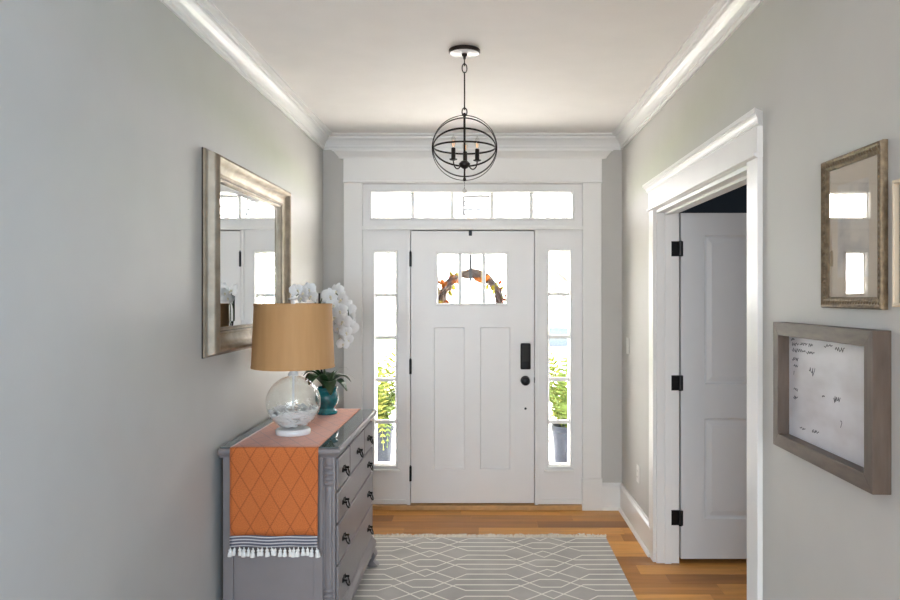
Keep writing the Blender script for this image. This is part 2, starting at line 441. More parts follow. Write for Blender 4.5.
def empty(name, loc):
    o = bpy.data.objects.new(name, None); COL.objects.link(o); o.location = loc; o.empty_display_size = 0.1
    return o
def struct(o, label): return tag(o, label, kind='structure')

XL, XR, YB, ZC = -1.192, 1.036, 5.45, 2.79
# plane maps: (u along wall, v up, h out of the wall) -> world
def MapL(u, v, h): return (XL+h, u, v)
def MapR(u, v, h): return (XR-h, u, v)
def MapB(u, v, h): return (u, YB-h, v)
def pbox(mb, M, u0, u1, v0, v1, h0, h1):
    c = [M(u, v, h) for h in (h0, h1) for (u, v) in ((u0, v0), (u1, v0), (u1, v1), (u0, v1))]
    return mb.add(c, [(0,1,2,3), (7,6,5,4), (0,4,5,1), (1,5,6,2), (2,6,7,3), (3,7,4,0)])
def pframe(mb, M, u0, u1, v0, v1, prof):
    """mitred rectangular frame; prof = closed loop of (inset from the outer edge, height off the wall)"""
    n = len(prof); vs = []
    for cu, cv, su, sv in ((u0, v0, 1, 1), (u1, v0, -1, 1), (u1, v1, -1, -1), (u0, v1, 1, -1)):
        for w, h in prof: vs.append(M(cu+su*w, cv+sv*w, h))
    fs = []
    for c in range(4):
        d = (c+1) % 4
        for k in range(n):
            l = (k+1) % n
            fs.append((c*n+k, c*n+l, d*n+l, d*n+k))
    return mb.add(vs, fs)
def pcornice(mb, M, u0, u1, prof, ret=True):
    """moulding along u with returns at its ends; prof = closed loop of (projection, height v)"""
    n = len(prof); vs = []
    for u, sg in ((u0, -1), (u1, 1)):
        for w, v in prof: vs.append(M(u+sg*(w if ret else 0), v, w))
    fs = [(k, (k+1) % n, n+(k+1) % n, n+k) for k in range(n)]
    fs += [tuple(range(n))[::-1], tuple(range(n, 2*n))]
    return mb.add(vs, fs)

# ------------------------------------------------------------------ the shell
struct(MB().box(-5.0, 4.3, -5.0, 5.60, -0.12, -0.003).build('floor', 'floor_wood'), 'amber oak plank floor of the hallway')
FLOOR = bpy.data.objects['floor']
struct(MB().box(-5.2, 4.5, -5.2, 5.62, ZC, ZC+0.12).build('ceiling', 'ceiling_paint'), 'warm white ceiling of the hallway')
struct(MB().box(XL-0.12, XL, 1.3, YB, 0, ZC).build('wall_left', 'wall_paint'), 'pale grey painted wall behind the mirror and dresser')
# right wall with the double-door opening to the study
DY0, DY1, DZ = 2.818, 4.37, 2.104
TH = 0.13
w = MB().box(XR, XR+TH, -5.0, -1.5, 0, ZC).box(XR, XR+TH, -0.3, DY0, 0, ZC).box(XR, XR+TH, -1.5, -0.3, 0, 0.9).box(XR, XR+TH, -1.5, -0.3, 2.1, ZC).box(XR, XR+TH, DY1, YB, 0, ZC).box(XR, XR+TH, DY0, DY1, DZ, ZC)
struct(w.build('wall_right', 'wall_paint'), 'pale grey painted wall with framed pictures and a doorway')
# front wall with the entrance opening
OX0, OX1, OZ = -0.905, 0.745, 2.425
w = MB().box(XL-0.12, OX0, YB, YB+0.15, 0, ZC).box(OX1, 4.3, YB, YB+0.15, 0, ZC).box(OX0, OX1, YB, YB+0.15, OZ, ZC)
struct(w.build('wall_back', 'wall_paint'), 'grey painted wall around the front entrance')
# living room behind the camera
struct(MB().box(-5.0, XL-0.12, 1.3, 1.42, 0, ZC).build('wall_living_front', 'living_paint'), 'living room wall beside the hallway')
def wall_with_window(name, axis, pos, th, a0, a1, w0, w1, z0, z1, mat, label, n):
    def bx(mb, u0, u1, v0, v1, t0=0.0, t1=th):
        if axis == 'x': mb.box(min(pos+t0, pos+t1), max(pos+t0, pos+t1), u0, u1, v0, v1)
        else: mb.box(u0, u1, min(pos+t0, pos+t1), max(pos+t0, pos+t1), v0, v1)
    mb = MB(); bx(mb, a0, w0, 0, ZC); bx(mb, w1, a1, 0, ZC); bx(mb, w0, w1, 0, z0); bx(mb, w0, w1, z1, ZC)
    struct(mb.build(name, mat), label)
    r = empty('window_%d' % n, ((pos, (w0+w1)/2, z0) if axis == 'x' else ((w0+w1)/2, pos, z0)))
    struct(r, 'white framed window with a cross bar in the %s' % label)
    mb = MB(); f = 0.05
    bx(mb, w0, w0+f, z0, z1, 0.0, th*0.4); bx(mb, w1-f, w1, z0, z1, 0.0, th*0.4); bx(mb, w0, w1, z0, z0+f, 0.0, th*0.4); bx(mb, w0, w1, z1-f, z1, 0.0, th*0.4)
    mb.build('window_frame', 'trim_white', r)
    mb = MB(); bx(mb, (w0+w1)/2-0.02, (w0+w1)/2+0.02, z0+f, z1-f, 0.0, th*0.3); mb.build('muntin', 'trim_white', r)
    mb = MB(); bx(mb, w0, w1, z0, z1, th*0.6, th*0.7); mb.build('sky_block', 'porch_white', r)  # opaque sheet added to keep sky light out of the window
wall_with_window('wall_living_side', 'x', -5.0, -0.12, -5.0, 1.42, -3.2, -0.6, 0.6, 2.5, 'living_paint', 'living room side wall', 4)
wall_with_window('wall_living_rear', 'y', -5.0, -0.12, -5.0, XR+TH, -2.4, 0.6, 0.6, 2.5, 'living_paint', 'living room rear wall', 5)
r = struct(empty('window_7', (XR, -0.9, 0.9)), 'white framed window added behind the camera to light the mirror wall')  # unseen window, added for the bluish light on the left wall
m = MB(); pframe(m, MapR, -1.5, -0.3, 0.9, 2.1, [(0, 0.0), (0.05, 0.0), (0.05, -0.05), (0, -0.05)]); m.build('window_frame', 'trim_white', r)
pbox(MB(), MapR, -0.92, -0.88, 0.95, 2.05, -0.045, -0.01).build('muntin', 'trim_white', r)
pbox(MB(), MapR, -1.5, -0.3, 0.9, 2.1, -0.10, -0.09).build('sky_block', 'porch_white', r)  # opaque sheet added, blocks the sky behind the lamp
# study beyond the doorway
wall_with_window('wall_study_side', 'x', 4.2, 0.12, 1.6, YB, 1.95, 3.45, 0.75, 2.25, 'navy_paint', 'study side wall', 6)
struct(MB().box(XR+TH, 4.3, 1.48, 1.6, 0, ZC).build('wall_study_near', 'navy_paint'), 'navy wall of the study')
struct(MB().box(XR+TH, 4.2, 5.42, 5.445, 0, ZC).build('wall_study_far', 'navy_paint'), 'dark navy study wall above the open door')

# floor boards, each its own piece
def planks():
    me_src = MB().box(-0.5, 0.5, -0.5, 0.5, 0, 1)
    src = None
    y = YB-0.006; row = 0
    wd = 0.1405
    while y-wd > 2.9:
        x = XL+0.002 - random.uniform(0, 0.9)
        xe = 2.9 if y < 5.40 else XR-0.002
        while x < xe-0.05:
            ln = random.choice((0.55, 0.8, 1.05, 1.3))*random.uniform(0.9, 1.1)
            a = max(x, XL+0.002); b = min(x+ln, xe)
            x += ln
            if b-a < 0.12: continue
            L = b-a-0.0016; cx = (a+b)/2; cy = y-wd/2
            if src is None:
                me = bpy.data.meshes.new('plank'); me.from_pydata(me_src.v, [], me_src.f); me.materials.append(MATS['plank_wood'])
                src = bpy.data.objects.new('plank', me); COL.objects.link(src); o = src
            else:
                o = src.copy(); COL.objects.link(o)
            o.parent = FLOOR
            o.location = Vector((cx, cy, -0.0028)) - FLOOR.location
            o.scale = (L, wd-0.0016, 0.0028+random.uniform(-0.0002, 0.0))
        y -= wd; row += 1
planks()

# crown moulding, mitred in the corners
CROWN = [(0, -0.110), (0.011, -0.110), (0.011, -0.094), (0.019, -0.092), (0.019, -0.079), (0.024, -0.066), (0.034, -0.050),
         (0.048, -0.038), (0.058, -0.034), (0.058, -0.019), (0.071, -0.017), (0.084, -0.012), (0.084, 0), (0, 0)]
def crown(name, ends, label):
    mb = MB(); n = len(CROWN); vs = [ends(w, k) + (ZC+d,) for k in (0, 1) for w, d in CROWN]
    fs = [(k, (k+1) % n, n+(k+1) % n, n+k) for k in range(n)] + [tuple(range(n)), tuple(range(n, 2*n))]
    struct(mb.add(vs, fs).build(name, 'trim_white'), label)
crown('trim_1', lambda w, k: (XL+w, 1.3 if k == 0 else YB-w), 'white crown moulding above the mirror wall')
crown('trim_2', lambda w, k: (XR-w, -5.0 if k == 0 else YB-w), 'white crown moulding above the picture wall')
crown('trim_3', lambda w, k: ((XL+w) if k == 0 else (XR-w), YB-w), 'white crown moulding above the front door')

# baseboards with cap and shoe
def baseboard(name, M, u0, u1, label):
    r = MB(); pbox(r, M, u0, u1, 0.0, 0.165, 0.0, 0.016)
    o = struct(r.build(name, 'trim_white'), label)
    c = MB(); pcornice(c, M, u0, u1, [(0, 0.165), (0.022, 0.165), (0.022, 0.178), (0.016, 0.186), (0.011, 0.192), (0.010, 0.200), (0, 0.200)], ret=False)
    c.build('cap_moulding', 'trim_white', o)
    c = MB(); pcornice(c, M, u0, u1, [(0.016, 0.0), (0.032, 0.0), (0.030, 0.010), (0.024, 0.018), (0.016, 0.020)], ret=False)
    c.build('shoe_moulding', 'trim_white', o)
baseboard('baseboard_left', MapL, 1.3, YB-0.033, 'white baseboard along the mirror wall')
baseboard('baseboard_right', MapR, 4.452, YB-0.001, 'tall white baseboard between the doorway and the corner')
baseboard('baseboard_right_near', MapR, -5.0, 2.706, 'white baseboard below the framed pictures')
baseboard('baseboard_back', MapB, 0.885, XR-0.001, 'short white baseboard right of the front door casing')
baseboard('baseboard_back_left', MapB, XL+0.001, -1.038, 'short white baseboard left of the front door casing')

# ------------------------------------------------------------------ entrance: casing, transom, sidelights, door
t = struct(empty('trim_4', (-0.077, YB, 0)), 'white casing with frieze and cornice around the front entrance')
for a, b in ((-1.033, -0.897), (0.740, 0.879)):
    pbox(MB(), MapB, a, b, 0.24, 2.433, 0.0, 0.028).build('casing', 'trim_white', t, bevel=0.002)
    pbox(MB(), MapB, a-0.006, b+0.006, 0.0, 0.24, 0.0, 0.036).build('plinth_block', 'trim_white', t, bevel=0.004)
pbox(MB(), MapB, -1.036, 0.882, 2.445, 2.612, 0.0, 0.030).build('frieze', 'trim_white', t, bevel=0.002)
pcornice(MB(), MapB, -1.036, 0.882, [(0, 2.428), (0.034, 2.428), (0.043, 2.433), (0.043, 2.441), (0.034, 2.446), (0, 2.446)], False).build('bead', 'trim_white', t)
pcornice(MB(), MapB, -1.034, 0.880, [(0, 2.610), (0.034, 2.610), (0.038, 2.622), (0.050, 2.636), (0.062, 2.650), (0.066, 2.656), (0.078, 2.658), (0.078, 2.676), (0, 2.676)]).build('cornice', 'trim_white', t)

HF = -0.004   # face of the sidelight panels relative to the wall plane
def glazed_panel(name, label, x0, x1, z0, z1, gx0, gx1, gz0, gz1, nx, nz):
    r = struct(empty(name, ((x0+x1)/2, YB+0.05, z0)), label)
    for a, b, c, d, nm in ((x0, gx0, z0, z1, 'stile'), (gx1, x1, z0, z1, 'stile'), (gx0, gx1, z0, gz0, 'rail'), (gx0, gx1, gz1, z1, 'rail')):
        pbox(MB(), MapB, a, b, c, d, -0.09, HF).build(nm, 'door_white', r)
    m = MB(); b = 0.020
    pframe(m, MapB, gx0-b, gx1+b, gz0-b, gz1+b, [(0, HF), (0, HF+0.008), (0.006, HF+0.014), (0.012, HF+0.013), (0.020, HF-0.008), (0.020, -0.03), (0.016, -0.03)])
    m.build('glazing_bead', 'door_white', r)
    mw = 0.0135
    for i in range(1, nx):
        x = gx0+(gx1-gx0)*i/nx
        pbox(MB(), MapB, x-mw, x+mw, gz0, gz1, -0.050, -0.018).build('muntin', 'trim_white', r, bevel=0.003)
    for i in range(1, nz):
        z = gz0+(gz1-gz0)*i/nz
        pbox(MB(), MapB, gx0, gx1, z-mw, z+mw, -0.050, -0.018).build('muntin', 'trim_white', r, bevel=0.003)
    for i in range(nx):
        for j in range(nz):
            a = gx0+(gx1-gx0)*i/nx+(mw if i else 0); b2 = gx0+(gx1-gx0)*(i+1)/nx-(mw if i < nx-1 else 0)
            c = gz0+(gz1-gz0)*j/nz+(mw if j else 0); d = gz0+(gz1-gz0)*(j+1)/nz-(mw if j < nz-1 else 0)
            pbox(MB(), MapB, a, b2, c, d, -0.038, -0.034).build('pane', 'window_glass', r)
    return r
w1 = glazed_panel('window_1', 'tall five-pane sidelight beside the dresser, left of the front door', -0.897, -0.566, 0.040, 2.083, -0.800, -0.656, 0.334, 1.912, 1, 5)
w2 = glazed_panel('window_2', 'tall five-pane sidelight beside the door lock, right of the front door', 0.412, 0.740, 0.040, 2.083, 0.496, 0.641, 0.330, 1.922, 1, 5)
w3 = glazed_panel('window_3', 'five-pane transom window above the front door', -0.897, 0.740, 2.112, 2.428, -0.822, 0.658, 2.176, 2.358, 5, 1)
for wn, a, b, zb in ((w1, -0.843, -0.616, 0.297), (w2, 0.456, 0.681, 0.293)):
    pbox(MB(), MapB, a, b, zb-0.012, zb+0.004, HF, HF+0.026).build('sill', 'trim_white', wn, bevel=0.003)
pbox(MB(), MapB, -0.897, 0.740, 2.083, 2.112, -0.09, 0.022).build('transom_sill', 'trim_white', w3, bevel=0.004)
for wn, a, b in ((w1, -0.897, -0.566), (w2, 0.412, 0.740)):
    pbox(MB(), MapB, a, b, 0.040, 0.075, HF, HF+0.012).build('bottom_rail_cap', 'trim_white', wn, bevel=0.003)

t = struct(empty('trim_5', (-0.077, YB, 0)), 'white jamb and wooden threshold of the front door')
pbox(MB(), MapB, -0.566, -0.5415, 0.036, 2.083, -0.12, 0.010).build('jamb', 'trim_white', t, bevel=0.002)
pbox(MB(), MapB, 0.3855, 0.412, 0.036, 2.083, -0.12, 0.010).build('jamb', 'trim_white', t, bevel=0.002)
pbox(MB(), MapB, -0.902, 0.742, 0.0, 0.036, -0.15, 0.030).build('threshold', 'threshold_wood', t, bevel=0.004)
for a, b in ((-0.5415, -0.48), (0.33, 0.3855)):
    pbox(MB(), MapB, a, b, 0.036, 2.083, -0.10, -0.062).build('door_stop', 'dark_gap', t)
pbox(MB(), MapB, -0.5415, 0.3855, 2.045, 2.083, -0.10, -0.062).build('door_stop', 'dark_gap', t)
pbox(MB(), MapB, -0.5415, 0.3855, 0.036, 0.062, -0.10, -0.062).build('door_stop', 'dark_gap', t)

d1 = struct(empty('door_1', (-0.078, YB, 0.045)), 'white front door with a three-pane window, two tall panels and a keypad lock')
DX0, DX1, DB, DT = -0.5365, 0.3805, 0.048, 2.076
GX0, GX1, GZ0, GZ1 = -0.336, 0.171, 1.538, 1.903
def dpiece(nm, a, b, c, d, h0=-0.045, h1=0.0, bev=0.0): return pbox(MB(), MapB, a, b, c, d, h0, h1).build(nm, 'door_white', d1, bevel=bev)
PZ0, PZ1 = 0.294, 1.360
sk = MB()
for a, b, c, d in ((DX0, GX0, DB, DT), (GX1, DX1, DB, DT), (GX0, GX1, DB, GZ0), (GX0, GX1, GZ1, DT)): pbox(sk, MapB, a, b, c, d, -0.048, -0.0455)
tag(sk.build('bounce_cut_skin', 'bounce_cut_dark', d1), 'dark outer skin added to cut light bounced onto the wreath')  # added sheet, darkens the bounce between door and wreath
P1 = (-0.370, -0.135); P2 = (-0.024, 0.207)
dpiece('stile', DX0, P1[0], DB, DT); dpiece('stile', P2[1], DX1, DB, DT)
dpiece('rail', P1[0], P2[1], DB, PZ0); dpiece('rail', P1[0], P2[1], PZ1, GZ0); dpiece('rail', P1[0], P2[1], GZ1, DT)
dpiece('mullion', P1[1], P2[0], PZ0, PZ1)
dpiece('window_surround', P1[0], GX0, GZ0, GZ1); dpiece('window_surround', GX1, P2[1], GZ0, GZ1)
for a, b in (P1, P2):
    dpiece('panel', a, b, PZ0, PZ1, -0.040, -0.013)
    m = MB(); pframe(m, MapB, a, b, PZ0, PZ1, [(0, 0.0), (0.003, 0.0), (0.009, -0.012), (0.009, -0.014), (0, -0.014)]); m.build('panel_moulding', 'door_white', d1)
m = MB(); pframe(m, MapB, GX0-0.018, GX1+0.018, GZ0-0.018, GZ1+0.018, [(0, 0), (0, 0.004), (0.005, 0.008), (0.012, 0.008), (0.018, -0.006), (0.018, -0.03), (0.014, -0.03)]); m.build('glazing_bead', 'door_white', d1)
MX = ((460-483)/134.2, (483.7-483)/134.2)
for x in MX: pbox(MB(), MapB, x-0.0135, x+0.0135, GZ0, GZ1, -0.040, -0.004).build('muntin', 'door_white', d1, bevel=0.003)
for a, b in ((GX0, MX[0]-0.0135), (MX[0]+0.0135, MX[1]-0.0135), (MX[1]+0.0135, GX1)):
    pbox(MB(), MapB, a, b, GZ0, GZ1, -0.026, -0.022).build('pane', 'window_glass', d1)
for zc in (1.865, 1.065, 0.268):
    m = MB(); pbox(m, MapB, -0.5465, -0.5315, zc-0.055, zc+0.055, -0.004, 0.004)
    m.lathe((-0.540, YB-0.012, zc), [(0.0085, -0.055), (0.0085, 0.055)], 12)
    m.lathe((-0.540, YB-0.012, zc), [(0.004, 0.055), (0.006, 0.060), (0.001, 0.066)], 10)
    tag(m.build('hinge', 'black_metal', d1, smooth=True), 'black butt hinge')
kx = (525.5-483)/134.2
m = pbox(MB(), MapB, kx-0.038, kx+0.038, 1.045, 1.240, 0.0, 0.026)
kp = m.build('keypad_lock', 'black_metal', d1, bevel=0.010, bseg=3, smooth=True); kp['label'] = 'black electronic keypad deadbolt'
m = pbox(MB(), MapB, kx-0.027, kx+0.027, 1.105, 1.225, 0.026, 0.0275); m.build('keypad_screen', 'dark_gap', kp)
def knob(parent, c, sgn=-1):
    m = MB()
    prof = [(0.034, 0.0), (0.035, 0.006), (0.030, 0.010), (0.012, 0.013), (0.011, 0.034), (0.018, 0.040), (0.030, 0.048), (0.033, 0.058), (0.029, 0.068), (0.014, 0.073), (0.0005, 0.074)]
    seg = 24; vs = []; fs = []
    for r, h in prof:
        for i in range(seg):
            a = 2*PI*i/seg; vs.append((c[0]+r*math.cos(a), c[1]+sgn*h, c[2]+r*math.sin(a)))
    for j in range(len(prof)-1):
        for i in range(seg):
            k = (i+1) % seg; fs.append((j*seg+i, j*seg+k, (j+1)*seg+k, (j+1)*seg+i))
    o = m.add(vs, fs).build('door_knob', 'black_metal', parent, smooth=True); o['label'] = 'round black door knob'
knob(d1, (kx-0.002, YB, 0.962))
m = MB(); m.add(*(lambda c: ([(c[0]+0.009*math.cos(2*PI*i/12), c[1]-hh, c[2]+0.009*math.sin(2*PI*i/12)) for hh in (0, 0.006) for i in range(12)],
     [(i, (i+1) % 12, 12+(i+1) % 12, 12+i) for i in range(12)] + [tuple(range(12, 24))]))((kx, YB, 0.752)))
m.build('viewer_plug', 'black_metal', d1)
pbox(MB(), MapB, 0.380, 0.389, 0.945, 0.985, -0.004, 0.004).build('strike_plate', 'black_metal', d1)

# ------------------------------------------------------------------ study doorway: casing, jamb and the open leaf
t = struct(empty('trim_6', (XR, (DY0+DY1)/2, 0)), 'white casing with stepped cornice around the study doorway')
for a, b in ((DY0-0.112, DY0), (DY1, DY1+0.112)):
    pbox(MB(), MapR, a, b, 0.0, 2.106, 0.0, 0.020).build('casing', 'trim_white', t, bevel=0.002)
pbox(MB(), MapR, DY0, DY1, DZ, 2.106, 0.0, 0.016).build('head_casing', 'trim_white', t)
pcornice(MB(), MapR, DY0-0.114, DY1+0.114, [(0, 2.106), (0.024, 2.106), (0.033, 2.111), (0.033, 2.120), (0.024, 2.125), (0, 2.125)], False).build('bead', 'trim_white', t)
pbox(MB(), MapR, DY0-0.112, DY1+0.112, 2.125, 2.224, 0.0, 0.022).build('frieze', 'trim_white', t)
pcornice(MB(), MapR, DY0-0.112, DY1+0.112, [(0, 2.222), (0.026, 2.222), (0.026, 2.228), (0.030, 2.230), (0.031, 2.238), (0.036, 2.248), (0.043, 2.254), (0.043, 2.259), (0.049, 2.261), (0.049, 2.276), (0, 2.276)]).build('cornice', 'trim_white', t)
JX1 = XR+TH
for y0, y1, s in ((DY0, DY0+0.018, 1), (DY1-0.018, DY1, -1)):
    MB().box(XR-0.002, JX1+0.002, y0, y1, 0, DZ).build('jamb', 'trim_white', t)
    ys = (y1, y1+0.012) if s > 0 else (y0-0.012, y0)
    MB().box(XR+0.045, XR+0.083, ys[0], ys[1], 0, DZ-0.018).build('door_stop', 'trim_white', t, bevel=0.002)
MB().box(XR-0.002, JX1+0.002, DY0+0.018, DY1-0.018, DZ-0.018, DZ).build('head_jamb', 'trim_white', t)
MB().box(XR+0.045, XR+0.083, DY0+0.03, DY1-0.03, DZ-0.030, DZ-0.018).build('door_stop', 'trim_white', t)

d2 = struct(empty('door_2', (JX1+0.012, DY1-0.02, 0.02)), 'open white two-panel study door hung on black hinges')
LX0 = JX1+0.010; LX1 = LX0+0.735; LY0, LY1 = DY1-0.028, DY1+0.008
LZ0, LZ1 = 0.030, 2.084
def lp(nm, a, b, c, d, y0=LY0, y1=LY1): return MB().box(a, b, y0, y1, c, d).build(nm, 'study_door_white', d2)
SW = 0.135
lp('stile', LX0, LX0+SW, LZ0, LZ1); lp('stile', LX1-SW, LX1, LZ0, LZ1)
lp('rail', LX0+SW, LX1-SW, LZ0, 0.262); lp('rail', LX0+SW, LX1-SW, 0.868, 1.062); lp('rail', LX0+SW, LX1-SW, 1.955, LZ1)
def MapLeaf(u, v, h): return (u, LY0-h, v)
for c, d in ((0.262, 0.868), (1.062, 1.955)):
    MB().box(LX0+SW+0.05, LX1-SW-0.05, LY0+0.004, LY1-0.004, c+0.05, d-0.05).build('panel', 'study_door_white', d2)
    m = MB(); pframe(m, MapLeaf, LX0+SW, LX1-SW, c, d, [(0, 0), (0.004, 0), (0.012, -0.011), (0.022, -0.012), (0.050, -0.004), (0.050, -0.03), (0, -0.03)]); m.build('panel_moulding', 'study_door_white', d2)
for zc in (1.872, 1.074, 0.272):
    m = MB().box(XR+0.075, JX1+0.004, DY1-0.0205, DY1-0.0175, zc-0.045, zc+0.045)
    m.lathe((JX1+0.004, DY1-0.034, zc), [(0.009, -0.046), (0.009, 0.046)], 12)
    m.box(JX1+0.004, JX1+0.022, LY0-0.004, LY0+0.001, zc-0.045, zc+0.045)
    tag(m.build('hinge', 'black_metal', d2), 'black rounded hinge')

# ------------------------------------------------------------------ switch and outlet
def wall_plate(name, y, z, kind, label, cat):
    r = empty(name, (XR, y, z)); tag(r, label, cat)
    pbox(MB(), MapR, y-0.036, y+0.036, z-0.058, z+0.058, 0.0, 0.006).build('cover_plate', 'plate_white', r, bevel=0.002)
    if kind == 'switch':
        pbox(MB(), MapR, y-0.016, y+0.016, z-0.033, z+0.033, 0.006, 0.010).build('rocker', 'plate_white', r, bevel=0.001)
    else:
        for dz in (-0.020, 0.020):
            s = pbox(MB(), MapR, y-0.017, y+0.017, z+dz-0.014, z+dz+0.014, 0.006, 0.0085).build('socket_face', 'plate_white', r, bevel=0.001)
            q = MB(); pbox(q, MapR, y-0.008, y-0.006, z+dz-0.004, z+dz+0.006, 0.0085, 0.009); pbox(q, MapR, y+0.006, y+0.008, z+dz-0.004, z+dz+0.006, 0.0085, 0.009)
            q.build('slot', 'slot_dark', s)
wall_plate('light_switch', 5.22, 1.235, 'switch', 'white rocker light switch on the wall beside the front door corner', 'light switch')
wall_plate('wall_outlet', 4.87, 0.406, 'outlet', 'white wall outlet low above the baseboard near the study doorway', 'outlet')

# ------------------------------------------------------------------ rug
RX0, RX1, RY0, RY1 = -0.80, 0.806, 1.55, 4.80
def rug():
    r = empty('area_rug', (0.021, 4.394, 0.0)); tag(r, 'grey flat-woven rug with cream trellis lines and a fringed end', 'rug')
    mb = MB(); nx, ny = 40, 80; vs = []; fs = []
    for k in (0, 1):
        for j in range(ny+1):
            for i in range(nx+1):
                x = RX0+(RX1-RX0)*i/nx; y = RY0+(RY1-RY0)*j/ny
                z = 0.006 + 0.0012*math.sin(5*x+2*y)*math.sin(3.1*y) if k else 0.0005
                if k and j == ny: y += 0.006*math.sin(9*x)+0.004*math.sin(23*x+1)
                vs.append((x, y, z))
    n = (nx+1)*(ny+1)
    for j in range(ny):
        for i in range(nx):
            a = j*(nx+1)+i
            fs.append((n+a, n+a+1, n+a+nx+2, n+a+nx+1)); fs.append((a, a+nx+1, a+nx+2, a+1))
    for j in range(ny):
        a = j*(nx+1); b = a+nx+1; fs.append((a, n+a, n+b, b)); a += nx; b += nx; fs.append((a, b, n+b, n+a))
    for i in range(nx):
        a = i; fs.append((a, a+1, n+a+1, n+a)); a = ny*(nx+1)+i; fs.append((a, n+a, n+a+1, a+1))
    mb.add(vs, fs).build('rug_field', 'rug_weave', r, smooth=True)
    for yy, sg, nm in ((RY1, 1, 'fringe'), (RY0, -1, 'fringe')):
        mb = MB(); x = RX0
        while x < RX1:
            x += random.uniform(0.0022, 0.0042)
            for q in range(1):
                ln = random.uniform(0.035, 0.070)*(1+0.25*math.sin(31*x)); dx = random.uniform(-0.02, 0.02); h = random.uniform(0.006, 0.020)
                mb.tube([(x, yy-sg*0.004, 0.006), (x+dx*0.4, yy+sg*ln*0.5, h), (x+dx, yy+sg*ln, 0.003)], [0.0028, 0.0036, 0.0022], 4)
        o = mb.build(nm, 'fringe_cream', r); o['kind'] = 'stuff'
rug()

